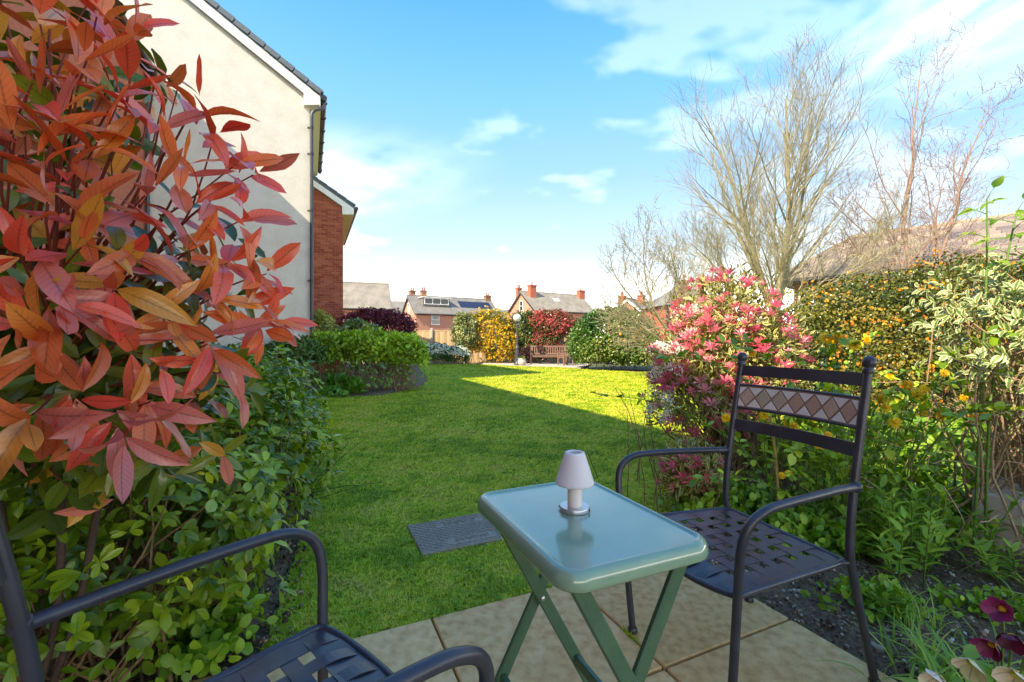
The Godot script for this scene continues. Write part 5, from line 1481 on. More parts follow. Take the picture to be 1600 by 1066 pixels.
func make_pieris() -> void:
	# whorl of narrow bracts, unit radius
	var mb := MB.new()
	for k in 11:
		var a := 2.4 * k
		var el := 0.25 + 0.95 * (k / 10.0)
		var d := Vector3(cos(a) * cos(el), sin(el), sin(a) * cos(el))
		var s := d.cross(Vector3.UP).normalized() * 0.14
		var m := d * 0.5 + Vector3.UP * 0.06
		mb.quad(d * 0.05, m + s, d + Vector3.DOWN * 0.12, m - s, d.cross(s) * signf(d.cross(s).y))
	var whorl := mb.done()
	var pinks := []
	for c in [[240, 84, 118], [246, 118, 138], [250, 158, 160], [236, 104, 116]]:
		pinks.append(leaf_mat(srgb(c[0], c[1], c[2]), Color(0.8, 0.55, 0.55), 0.5))
	var cream_spike := MB.new()
	for k in 46:
		var p := Vector3(rng.randfn() * 0.32, -rng.randf() * 1.3 + 0.3, rng.randfn() * 0.32)
		var s := 0.17
		cream_spike.lathe(PackedVector2Array([Vector2(0.02, 0.5 * s), Vector2(0.42 * s, 0.25 * s), Vector2(0.5 * s, -0.2 * s), Vector2(0.25 * s, -0.6 * s)]), 5, Transform3D(Basis.IDENTITY, p))
	var spike := cream_spike.done()
	var cream := leaf_mat(srgb(250, 244, 222), Color(0.6, 0.6, 0.5), 0.6)
	var vleaf := leaf_mat(Color.WHITE, Color(0.6, 0.65, 0.4), 0.45, margin_tex(3, srgb(122, 128, 44), srgb(232, 218, 140)), true)
	var specs := [
		["pieris_shrub", "tall pieris shrub full of pink whorls and hanging cream flowers", Vector3(2.02, 0, -4.3), [[Vector3(0.05, 1.28, 0), Vector3(0.46, 0.46, 0.42)], [Vector3(-0.1, 0.92, 0.05), Vector3(0.55, 0.42, 0.45)], [Vector3(-0.22, 0.55, 0.15), Vector3(0.5, 0.34, 0.42)], [Vector3(0.3, 0.85, 0.1), Vector3(0.42, 0.5, 0.4)]], 4600, 270, 0.09, 44],
		["pieris_shrub", "small pink whorled pieris at the foot of the taller one", Vector3(1.2, 0, -2.98), [[Vector3(0.0, 0.24, 0), Vector3(0.2, 0.17, 0.18)]], 700, 26, 0.062, 0]]
	for sp in specs:
		var t := thing(sp[0], sp[1], "shrub", sp[2], 0.0, "pieris shrubs")
		var blobs: Array = sp[3]
		many(t, "foliage", M.leaf_long, vleaf, leaves_on(blobs, sp[4] * 2, 0.07, [Color(0.7, 0.75, 0.6), Color(1, 1, 1)], 0.6, 0.2, 0.5))
		var tips := []; var base := []
		for k in sp[5]:
			var b: Array = blobs[rng.randi_range(0, blobs.size() - 1)]
			var d := (rvec() + Vector3(-0.25, 0.45, 0.55)).normalized()
			var p: Vector3 = b[0] + d * b[1] * rr(0.94, 1.14)
			if p.y < 0.1: continue
			var bs := basis_y((d * 0.6 + Vector3.UP * 0.9 + rvec() * 0.25).normalized(), rvec())
			part(t, "pink_whorl", whorl, pinks[rng.randi_range(0, 3)], Transform3D(bs.scaled(Vector3.ONE * sp[6] * rr(0.6, 1.2)), p))
			if k % 3 == 0:
				tips.append(p); base.append(Vector3(rng.randfn() * 0.06, -0.03, rng.randfn() * 0.06))
		for k in sp[7]:
			var b: Array = blobs[[0, 1, 1, 2, 2, 1][k % 6]]
			var d := (Vector3(-1.0, rr(-0.3, 0.5), rr(-0.2, 0.8))).normalized()
			var p: Vector3 = b[0] + d * b[1] * rr(0.98, 1.1)
			part(t, "cream_flower", spike, cream, Transform3D(Basis(Vector3.UP, rr(0, TAU)).scaled(Vector3.ONE * rr(0.055, 0.085)), p))
		part(t, "stems", stems_mesh(base, tips, 0.011, 0.15), M.stem_brown).set_meta("kind", "stuff")

func make_kerria() -> void:
	rng.seed = 515
	var t := thing("kerria_shrub", "arching green stems with double yellow pompom flowers behind the chair", "shrub", Vector3(1.95, 0, -2.75))
	var mb := MB.new()   # pompom, unit radius
	for k in 40:
		var f := k / 39.0
		var a := 2.4 * k
		var el := -0.2 + 1.5 * f
		var d := Vector3(cos(a) * cos(el), sin(el), sin(a) * cos(el))
		var s := d.cross(Vector3.UP + Vector3(0.01, 0, 0)).normalized() * 0.2
		var m := d * 0.62
		mb.quad(d * 0.15, m + s, d * 1.0, m - s, d + Vector3.UP * 0.3)
	var pom := mb.done()
	var yel := [leaf_mat(srgb(254, 214, 20), Color(0.8, 0.7, 0.3), 0.6), leaf_mat(srgb(255, 228, 56), Color(0.8, 0.7, 0.3), 0.6), leaf_mat(srgb(252, 200, 14), Color(0.8, 0.7, 0.3), 0.6)]
	var st := MB.new()
	var lv := Scat.new()
	var pal := [lin(110, 142, 24), lin(146, 178, 36), lin(182, 204, 54)]
	var nf := 0
	for k in 46:
		var b := Vector3(rng.randfn() * 0.22 + 0.05, -0.03, rng.randfn() * 0.16)
		var out := Vector3(rng.randfn() * 0.42, 0, rng.randfn() * 0.25 + 0.05)
		var hh := rr(0.55, 1.22)
		if k % 4 == 0: hh *= 0.7
		var pts := smooth_path([b, b + out * 0.25 + Vector3.UP * hh * 0.5, b + out * 0.75 + Vector3.UP * hh * 0.9, b + out * 1.25 + Vector3.UP * hh], 5)
		var rad := PackedFloat32Array()
		for i in pts.size(): rad.append(lerpf(0.0045, 0.0015, float(i) / pts.size()))
		st.tube(pts, rad, 5, false)
		for i in range(5, pts.size()):
			var tan_ := (pts[i] - pts[i - 1]).normalized()
			for q in 3:
				var d := (rvec() + tan_ * 0.7 + Vector3.UP * 0.15).normalized()
				lv.add(pts[i] + rvec() * 0.012, d, (Vector3.UP + rvec() * 0.5).normalized(), Vector3.ONE * rr(0.032, 0.068), pal[rng.randi_range(0, 2)] * rr(0.8, 1.2))
			if i > 8 and rng.randf() < 0.13 and nf < 46:
				var bs := basis_y((Vector3(rr(-0.5, 0.1), rr(0.0, 0.9), 0.8)).normalized(), rvec())
				part(t, "pompom_flower", pom, yel[rng.randi_range(0, 2)], Transform3D(bs.scaled(Vector3.ONE * rr(0.020, 0.031)), pts[i] + rvec() * 0.02))
				nf += 1
	for p in [at(1335, 541, 2.3), at(1308, 530, 2.35), at(1290, 531, 2.4), at(1398, 662, 2.4), at(1432, 618, 2.45), at(1271, 655, 2.6), at(1232, 662, 2.6), at(1240, 668, 2.55), at(1194, 650, 2.7), at(1135, 655, 2.8), at(1418, 604, 2.5), at(1345, 645, 2.4), at(1384, 640, 2.4)]:
		var lp: Vector3 = p - t.position
		var bs := basis_y((Vector3(rr(-0.5, 0.1), rr(0.2, 0.8), 0.8)).normalized(), rvec())
		part(t, "pompom_flower", pom, yel[rng.randi_range(0, 2)], Transform3D(bs.scaled(Vector3.ONE * rr(0.028, 0.038)), lp))
		var b := Vector3(lp.x * 0.6 + rng.randfn() * 0.05, -0.03, lp.z * 0.5)
		var pts := smooth_path([b, b.lerp(lp, 0.5) + Vector3(rng.randfn() * 0.04, 0.06, 0.0), lp], 5)
		st.tube(pts, PackedFloat32Array([0.004, 0.004, 0.0038, 0.0036, 0.0034, 0.0032, 0.003, 0.0026, 0.0022, 0.002, 0.0016]), 5, false)
		for i in range(4, pts.size()):
			for q in 3:
				lv.add(pts[i] + rvec() * 0.012, (rvec() + Vector3.UP * 0.2).normalized(), (Vector3.UP + rvec() * 0.5).normalized(), Vector3.ONE * rr(0.035, 0.07), pal[rng.randi_range(0, 2)] * rr(0.8, 1.2))
	part(t, "stems", st.done(), M.stem_green).set_meta("kind", "stuff")
	many(t, "foliage", M.leaf_oval, M.leaf, lv)

func leafy_parts(t: Node3D, called: String, list: Array, cap: int, near_meshes: Array, near_mats: Array, far_mesh: Mesh, far_mat: Material, cols: Array) -> void:
	# list of [Transform3D, colour number]: the nearest ones in view become parts, the others one mass
	var order := []
	for i in list.size():
		var w: Vector3 = t.transform * (list[i][0] as Transform3D).origin
		var seen := -w.z > 0.25 and absf(w.x / w.z) < 1.2 and absf((w.y - EYE) / w.z) < 0.82
		order.append([w.distance_to(Vector3(0, EYE, 0)) + (0.0 if seen else 100.0), i])
	order.sort_custom(func(a, b): return a[0] < b[0])
	var sc := Scat.new()
	for k in order.size():
		var e: Array = list[order[k][1]]
		var xf: Transform3D = e[0]
		if k < cap:
			part(t, called, near_meshes[k % near_meshes.size()], near_mats[e[1]], xf)
		else:
			var s := xf.basis.get_scale()
			sc.add(xf.origin, xf.basis.y.normalized(), xf.basis.z.normalized(), s, cols[e[1]] * rr(0.85, 1.15))
	if sc.count: many(t, "foliage", far_mesh, far_mat, sc)

func make_variegated() -> void:
	rng.seed = 616
	var t := thing("variegated_shrub", "cream edged variegated shrub above a tangle of bare pale twigs", "shrub", Vector3(2.95, 0, -2.45))
	var texs := [margin_tex(5, srgb(120, 140, 62), srgb(222, 218, 164)), margin_tex(8, srgb(96, 124, 58), srgb(206, 208, 146))]
	var mats := [leaf_mat(Color.WHITE, Color(0.6, 0.65, 0.45), 0.5, texs[0]), leaf_mat(Color.WHITE, Color(0.6, 0.65, 0.45), 0.5, texs[1])]
	var far := leaf_mat(Color.WHITE, Color(0.6, 0.65, 0.45), 0.5, texs[0], true)
	var blobs := [[Vector3(0.15, 1.32, 0.0), Vector3(0.75, 0.36, 0.55)], [Vector3(-0.18, 1.12, 0.1), Vector3(0.50, 0.34, 0.42)], [Vector3(0.6, 1.25, 0.1), Vector3(0.6, 0.42, 0.5)]]
	var list := []
	var tips := []; var base := []
	for k in 420:
		var b: Array = blobs[rng.randi_range(0, 2)]
		var d := (rvec() + Vector3(-0.2, 0.35, 0.35)).normalized()
		var p: Vector3 = b[0] + d * b[1] * (1.0 - 0.4 * rng.randf() * rng.randf()) * (1.0 + 0.2 * lump.get_noise_3dv((b[0] + d) * 80.0))
		var ax := (d + Vector3.UP * 0.5 + rvec() * 0.4).normalized()
		if k % 2 == 0:
			tips.append(p); base.append(Vector3(rng.randfn() * 0.25 + 0.1, rr(-0.03, 0.2), rng.randfn() * 0.2))
		var n := rng.randi_range(5, 8)
		for i in n:
			var a: float = 2.4 * i + k
			var side := ax.cross(Vector3(cos(a), 0.3, sin(a))).normalized()
			var y := (ax * rr(0.35, 0.9) + side).normalized()
			var s := rr(0.042, 0.07)
			list.append([Transform3D(basis_y(y, (ax + rvec() * 0.3).normalized()).scaled(Vector3.ONE * s), p - ax * 0.012 * i), rng.randi_range(0, 1)])
	leafy_parts(t, "leaf", list, 230, [leaf_mesh(0.2, 5, 3, 0.3, 0.2, 0.9, 0.8, 0.1), leaf_mesh(0.23, 5, 3, 0.2, -0.1, 0.9, 0.8, 0.2)], mats, leaf_mesh(0.21, 4, 3, 0.25, 0.15, 0.9, 0.8), far, [Color(1, 1, 1), Color(0.82, 0.86, 0.8)])
	part(t, "stems", stems_mesh(base, tips, 0.007, 0.16, 5, 7), M.straw).set_meta("kind", "stuff")
	var a2 := []; var b2 := []
	for k in 240:
		var p := Vector3(rng.randfn() * 0.45 - 0.05, rr(0.1, 1.05), rng.randfn() * 0.3 + 0.12)
		a2.append(p); b2.append(p + Vector3(rng.randfn() * 0.28, rng.randfn() * 0.16, rng.randfn() * 0.2))
	part(t, "twigs", stems_mesh(a2, b2, 0.0034, 0.2, 3, 6), M.straw).set_meta("kind", "stuff")
	# tall green leafy stem rising through it
	var e := thing("leafy_sapling", "tall leafy green shoot rising above the variegated shrub", "plant", Vector3(2.42, 0, -2.35))
	var mb := MB.new()
	var lv := Scat.new()
	var big := []
	var gm := [leaf_mat(srgb(86, 128, 34), Color(0.75, 0.85, 0.3), 0.45), leaf_mat(srgb(112, 154, 46), Color(0.75, 0.85, 0.3), 0.45)]
	for q in 2:
		mb = MB.new()
		var top := Vector3(0.05 + q * 0.16, 1.86 - q * 0.06, 0.02)
		var pts := smooth_path([Vector3(q * 0.06, -0.03, 0), Vector3(0.04 + q * 0.05, 0.8, 0), Vector3(0.05 + q * 0.1, 1.5, 0.02), top], 6)
		var rad := PackedFloat32Array()
		for i in pts.size(): rad.append(lerpf(0.008, 0.003, float(i) / pts.size()))
		mb.tube(pts, rad, 6, false)
		for i in 7:
			var f := 0.72 + 0.28 * i / 6.0
			var node := pts[clampi(int(f * (pts.size() - 1)), 0, pts.size() - 1)]
			var out := Vector3(cos(i * 2.4 + q), 0.5, sin(i * 2.4 + q)).normalized() * rr(0.06, 0.12)
			if i == 6: out = Vector3(0.02, 0.06, 0.02)
			mb.tube(PackedVector3Array([node, node + out * 0.6, node + out + Vector3.DOWN * 0.01]), PackedFloat32Array([0.003, 0.002, 0.0015]), 4, false)
			for w in 3:
				var an := (w - 1) * 1.0 + rr(-0.25, 0.25)
				var d := (out.normalized().rotated(Vector3.UP, an) + Vector3.DOWN * rr(0.1, 0.8)).normalized()
				big.append([Transform3D(basis_y(d, (Vector3.UP + rvec() * 0.4).normalized()).scaled(Vector3.ONE * rr(0.05, 0.085)), node + out * (1.0 if w == 1 else 0.85)), rng.randi_range(0, 1)])
		part(e, "stem", mb.done(), M.stem_green)
	leafy_parts(e, "leaf", big, 60, [leaf_mesh(0.26, 5, 3, 0.2, 0.25, 1.1, 0.6)], gm, M.leaf_oval, M.leaf, [Color.WHITE, Color.WHITE])

func make_bed_plants() -> void:
	rng.seed = 717
	# lush upright perennial: many leafy stems
	var greens := [leaf_mat(srgb(126, 164, 36), Color(0.7, 0.8, 0.3), 0.45), leaf_mat(srgb(152, 186, 50), Color(0.7, 0.8, 0.3), 0.45), leaf_mat(srgb(100, 138, 32), Color(0.7, 0.8, 0.3), 0.45)]
	var gcol := [lin(126, 164, 36), lin(152, 186, 50), lin(100, 138, 32)]
	var nearm := [leaf_mesh(0.15, 6, 3, 0.35, 0.3, 1.0, 0.7, 0.08), leaf_mesh(0.17, 6, 3, 0.25, 0.15, 1.0, 0.7, 0.1)]
	var spots := [["lush fresh green phlox clump at the middle of the bed", Vector3(1.98, 0, -2.28), 0.26, 36, 0.42, 0.1, 190], ["shorter green leafy clump in front of the old timbers", Vector3(2.42, 0, -2.12), 0.2, 16, 0.26, 0.08, 60]]
	for sp in spots:
		var t := thing("phlox_clump", sp[0], "plant", sp[1], 0.0, "leafy perennials in the bed")
		var mb := MB.new()
		var list := []
		for k in sp[3]:
			var b := Vector3(rng.randfn() * sp[2] * 0.5, -0.02, rng.randfn() * sp[2] * 0.4)
			var top := b + Vector3(b.x * 0.5 + rng.randfn() * 0.05, sp[4] * rr(0.55, 1.1), b.z * 0.5 + rng.randfn() * 0.05)
			mb.tube(PackedVector3Array([b, b.lerp(top, 0.5), top]), PackedFloat32Array([0.004, 0.0035, 0.0025]), 5, false)
			for i in 15:
				var f := 0.22 + 0.78 * i / 14.0
				var a: float = 2.4 * i + k
				var d := Vector3(cos(a), lerpf(0.1, 1.3, f), sin(a)).normalized()
				list.append([Transform3D(basis_y(d, (Vector3.UP * 1.2 - d * 0.3 + rvec() * 0.3).normalized()).scaled(Vector3.ONE * sp[5] * rr(0.6, 1.15) * (1.0 - 0.25 * f)), b.lerp(top, f)), rng.randi_range(0, 2)])
		part(t, "stems", mb.done(), M.stem_green).set_meta("kind", "stuff")
		leafy_parts(t, "leaf", list, sp[6], nearm, greens, M.leaf_long, M.leaf, gcol)
	# lobed ground cover under the chair and behind it
	var covers := [["shady tangle of low greenery beneath the orange flowered barberry", Vector3(3.3, 0, -3.7), Vector3(1.4, 0.3, 0.65), 3600, 0.06], ["mat of small lobed green leaves under the pink pieris", Vector3(1.42, 0, -2.85), Vector3(0.42, 0.14, 0.26), 1500, 0.036], ["fresh green lobed seedlings growing around the cane", Vector3(1.62, 0, -2.42), Vector3(0.36, 0.1, 0.2), 800, 0.036], ["small weedy green clump on bare soil between chair and phlox", Vector3(1.5, 0, -1.86), Vector3(0.17, 0.07, 0.12), 300, 0.028], ["low green seedlings at the foot of the phlox", Vector3(1.98, 0, -1.82), Vector3(0.36, 0.05, 0.12), 260, 0.026], ["sparse green weeds below the yellow flowered stems", Vector3(2.2, 0, -2.7), Vector3(0.9, 0.12, 0.35), 1300, 0.04], ["leafy weeds under the choisya at the patio edge", ab(1.95, -0.34), Vector3(0.2, 0.13, 0.24), 420, 0.04]]
	for c in covers:
		var blobs := [[Vector3(0, c[2].y * 0.4, 0), c[2]]]
		bush("ground_cover", c[0], "plant", c[1], blobs, c[3], c[4], [lin(96, 138, 24), lin(132, 170, 38), lin(168, 196, 58)], M.leaf_round, M.leaf, M.stem_green, {"deep": 0.95, "stems": 10, "stem_r": 0.002, "lumpy": 0.3, "up": 0.5, "patch": 6.0})
	# grassy tufts and strap leaved clumps: each blade a piece
	var blade_m := [leaf_mat(srgb(104, 146, 44), Color(0.7, 0.8, 0.3), 0.4), leaf_mat(srgb(136, 172, 66), Color(0.7, 0.8, 0.3), 0.4), leaf_mat(srgb(82, 124, 40), Color(0.7, 0.8, 0.3), 0.4)]
	var tufts := [["fine grassy tuft on the bare soil behind the chair leg", Vector3(1.58, 0, -1.78), 70, 0.16, 0.0022, 0.09], ["arching strap leaved clump beside the hellebores", Vector3(1.36, 0, -1.36), 120, 0.22, 0.0055, 0.15], ["thin green blades standing alone near the patio edge", Vector3(1.42, 0, -1.62), 16, 0.16, 0.003, 0.09], ["long narrow leaves leaning out from the phlox clump", Vector3(2.1, 0, -1.72), 34, 0.28, 0.005, 0.2]]
	for c in tufts:
		var t := thing("strap_leaf_clump", c[0], "plant", c[1], 0.0, "grassy clumps in the bed")
		for k in c[2]:
			var a := rr(0, TAU)
			var d := Vector3(cos(a), 0, sin(a))
			var b: Vector3 = Vector3(rng.randfn(), 0, rng.randfn()) * c[5] * 0.55
			var l: float = c[3] * rr(0.6, 1.3)
			var lean := rr(0.35, 1.0)
			var side := Vector3(-d.z, 0, d.x)
			var mb := MB.new()
			var rows := []
			for i in 6:
				var f := i / 5.0
				var p: Vector3 = b + d * l * lean * f * f * 1.1 + Vector3.UP * (l * (f - 0.62 * lean * f * f * f) + 0.002)
				var w: float = c[4] * (1.0 - pow(f, 2.5)) + 0.0002
				rows.append(PackedVector3Array([p - side * w + Vector3.UP * w * 0.4, p, p + side * w + Vector3.UP * w * 0.4]))
			mb.grid(rows, Vector3.UP)
			part(t, "blade", mb.done(), blade_m[rng.randi_range(0, 2)])
	# hellebores
	var petal := leaf_mesh(0.40, 6, 5, 0.25, -0.30, 0.6, 0.7, 0.05)
	var hs := [["hellebore_plant", "deep purple hellebore with yellow centres at the corner of the bed", Vector3(1.24, 0, -1.14), [[1568, 952, 1.12, -0.9, 0.1], [1582, 992, 1.10, -0.5, -0.8], [1552, 1006, 1.08, -0.9, -0.5], [1604, 1030, 1.06, 0.6, -0.3]], [srgb(128, 26, 84), srgb(152, 44, 104), srgb(104, 22, 66)], srgb(226, 186, 40)],
		["hellebore_plant", "cream and green flushed hellebore below the purple one", Vector3(1.06, 0, -1.0), [[1468, 1056, 1.0, -0.7, -0.5], [1520, 1034, 1.02, -0.6, -0.6], [1588, 1052, 0.98, -0.7, -0.4], [1535, 1082, 0.96, -0.3, -0.5]], [srgb(228, 222, 184), srgb(216, 216, 168), srgb(232, 214, 188)], srgb(190, 190, 60)]]
	for s in hs:
		var t := thing(s[0], s[1], "flower", s[2], 0.0, "hellebores")
		var pm := []
		for c in s[4]: pm.append(leaf_mat(c, Color(0.6, 0.55, 0.55), 0.5, M.vein))
		var eye := mat(s[5], 0.7)
		for f in s[3]:
			var st := MB.new()
			var c: Vector3 = at(f[0], f[1], f[2]) - t.position
			var ax := Vector3(f[3], f[4] * 0.7, 0.35).normalized()
			var fl := MB.new()
			fl.lathe(PackedVector2Array([Vector2(0.0, 0.012), Vector2(0.006, 0.011), Vector2(0.009, 0.004), Vector2(0.004, 0.0)]), 10, Transform3D(basis_y(ax, rvec()), c))
			var head := part(t, "flower", fl.done(), eye)
			for k in 5:
				var a: float = TAU * k / 5.0 + f[0]
				var bs := basis_y(ax, Vector3(0.3, 1, 0.1).normalized())
				var d := (bs * Vector3(cos(a), rr(0.35, 0.8), sin(a))).normalized()
				part(head, "petal", petal, pm[rng.randi_range(0, 2)], Transform3D(basis_y(d, (ax + rvec() * 0.15).normalized()).scaled(Vector3.ONE * rr(0.040, 0.048)), c))
			st.tube(smooth_path([Vector3(c.x * 0.3, -0.03, c.z * 0.3), Vector3(c.x * 0.6, c.y * 0.6, c.z * 0.6), c - ax * 0.004], 5), PackedFloat32Array([0.004, 0.004, 0.004, 0.0036, 0.0034, 0.0032, 0.003, 0.0028, 0.0026, 0.0024, 0.002]), 6, false)
			part(t, "stem", st.done(), M.stem_green)
		for k in 26:
			var a := rr(0, TAU)
			var d := Vector3(cos(a), rr(0.1, 0.6), sin(a)).normalized()
			part(t, "leaf", nearm[k % 2], greens[[2, 0, 2][k % 3]], Transform3D(basis_y(d, (Vector3.UP + rvec() * 0.3).normalized()).scaled(Vector3.ONE * rr(0.07, 0.12)), Vector3(rng.randfn() * 0.05, rr(0.12, 0.3), rng.randfn() * 0.05)))
	# dead stems and litter on the soil, thin stems of the bed behind
	var a3 := []; var b3 := []
	for k in 260:
		var p := ab(rr(0.8, 3.6), 1.9 + absf(rng.randfn()) * 0.9)
		if Geometry2D.is_point_in_polygon(Vector2(p.x, p.z), lawn_poly): continue
		p.y = soil_height(p) + 0.004
		a3.append(p); b3.append(p + Vector3(rng.randfn() * 0.09, 0.006 + absf(rng.randfn()) * 0.012, rng.randfn() * 0.09))
	var lit := part(self, "leaf_litter", stems_mesh(a3, b3, 0.0018, 0.12, 3, 4), M.straw, Transform3D.IDENTITY, "dry stalks and litter scattered over the bed soil")
	lit.set_meta("kind", "stuff"); lit.set_meta("category", "litter")
	a3 = []; b3 = []
	var dt := thing("dry_stems", "thicket of thin brown dead stems behind the chair back", "plant", Vector3(1.9, 0, -3.3))
	for k in 130:
		var p := Vector3(rng.randfn() * 0.55, -0.03, rng.randfn() * 0.3)
		a3.append(p); b3.append(p + Vector3(rng.randfn() * 0.22, rr(0.25, 0.85), rng.randfn() * 0.12))
	part(dt, "stems", stems_mesh(a3, b3, 0.0042, 0.1, 4, 5), M.stem_brown).set_meta("kind", "stuff")
	# bare twigs leaning over the lawn on the left
	var tw := thing("bare_twigs", "few thin bare twigs leaning out over the lawn from the choisya", "plant", ab(3.4, -0.12))
	a3 = []; b3 = []
	for e in [[545, 690, 3.2], [568, 688, 3.3], [598, 755, 2.9], [540, 735, 3.1], [560, 760, 3.0], [520, 700, 3.3]]:
		a3.append(Vector3(rng.randfn() * 0.05, 0.02, rng.randfn() * 0.1)); b3.append(at(e[0], e[1], e[2]) - tw.position)
	for i in a3.size(): part(tw, "twig", stems_mesh([a3[i]], [b3[i]], 0.0032, 0.1, 4, 6), M.stem_dark)

func make_choisya() -> void:
	rng.seed = 818
	var t := thing("choisya_shrub", "glossy bright green choisya with three part leaves beside the lawn", "shrub", ab(2.6, -0.7), YAW)
	var cols := [srgb(104, 130, 20), srgb(134, 158, 28), srgb(166, 186, 40), srgb(86, 110, 24), srgb(222, 214, 36)]
	var mats := []; var lcol := []
	for c in cols:
		mats.append(leaf_mat(c, Color(0.7, 0.8, 0.3), 0.24, M.vein_soft)); lcol.append(c.srgb_to_linear())
	# local x = b + 0.7, z = -(a - 2.6)
	var blobs := [[Vector3(-0.02, 0.46, 0.62), Vector3(0.66, 0.46, 0.5)], [Vector3(0.16, 0.5, -0.15), Vector3(0.66, 0.52, 0.65)], [Vector3(0.24, 0.52, -1.0), Vector3(0.62, 0.55, 0.75)], [Vector3(-0.55, 0.5, 0.95), Vector3(0.6, 0.48, 0.5)], [Vector3(0.16, 0.5, -1.75), Vector3(0.54, 0.53, 0.5)]]
	var list := []
	var tips := []; var base := []
	for k in 6200:
		var b: Array = blobs[rng.randi_range(0, 4)]
		var d := rvec()
		if d.y < -0.55: d.y = -d.y
		var q: Vector3 = b[0] + d * b[1]
		var p: Vector3 = b[0] + d * b[1] * (1.0 - 0.45 * pow(rng.randf(), 1.5)) * (1.0 + 0.22 * lump.get_noise_3dv(q * 90.0) + 0.1 * lump.get_noise_3dv(q * 260.0))
		if p.y < 0.05: continue
		var bad := false
		for j in 5:
			if blobs[j] != b and ((p - blobs[j][0]) / blobs[j][1]).length() < 0.62: bad = true
		if bad: continue
		var ax := (d * 0.9 + Vector3.UP * 0.55 + rvec() * 0.5).normalized()
		if k % 16 == 0:
			tips.append(p); base.append(Vector3(b[0].x + rng.randfn() * 0.12, -0.03, b[0].z + rng.randfn() * 0.15))
		var n := rng.randi_range(3, 6)
		var young := rng.randf() < 0.13 and d.y > -0.1
		var kind := 4 if young and rng.randf() < 0.45 else (2 if young else clampi(int(1.2 + 1.4 * tint.get_noise_3dv(p * 5.0) + rng.randfn() * 0.7), 0, 2))
		if rng.randf() < 0.2: kind = 3
		for i in n:
			var a := TAU * i / n + rr(-0.7, 0.7)
			var u := ax.cross(Vector3(0.31, 0.2, 0.93)).normalized()
			var w := ax.cross(u)
			var y := (ax * rr(0.1, 1.1) + u * cos(a) + w * sin(a) + Vector3.DOWN * rr(0.0, 0.3)).normalized()
			var s := rr(0.038, 0.078) * (0.7 if young else 1.0)
			list.append([Transform3D(basis_y(y, (ax + Vector3.UP * 0.3 + rvec() * 0.45).normalized()).scaled(Vector3(rr(0.85, 1.15), 1.0, 1.0) * s), p - ax * rr(0.0, 0.03)), kind])
	leafy_parts(t, "leaf", list, 300, [leaf_mesh(0.20, 6, 5, 0.25, 0.22, 0.55, 0.95, 0.06), leaf_mesh(0.22, 6, 5, 0.15, 0.1, 0.55, 0.95, 0.1), leaf_mesh(0.18, 6, 5, 0.3, 0.35, 0.6, 0.9, 0.05)], mats, leaf_mesh(0.21, 4, 3, 0.22, 0.2, 0.55, 0.95), leaf_mat(Color.WHITE, Color(0.7, 0.8, 0.3), 0.3, null, true), lcol)
	part(t, "stems", stems_mesh(base, tips, 0.006, 0.12, 5, 6), M.stem_brown).set_meta("kind", "stuff")

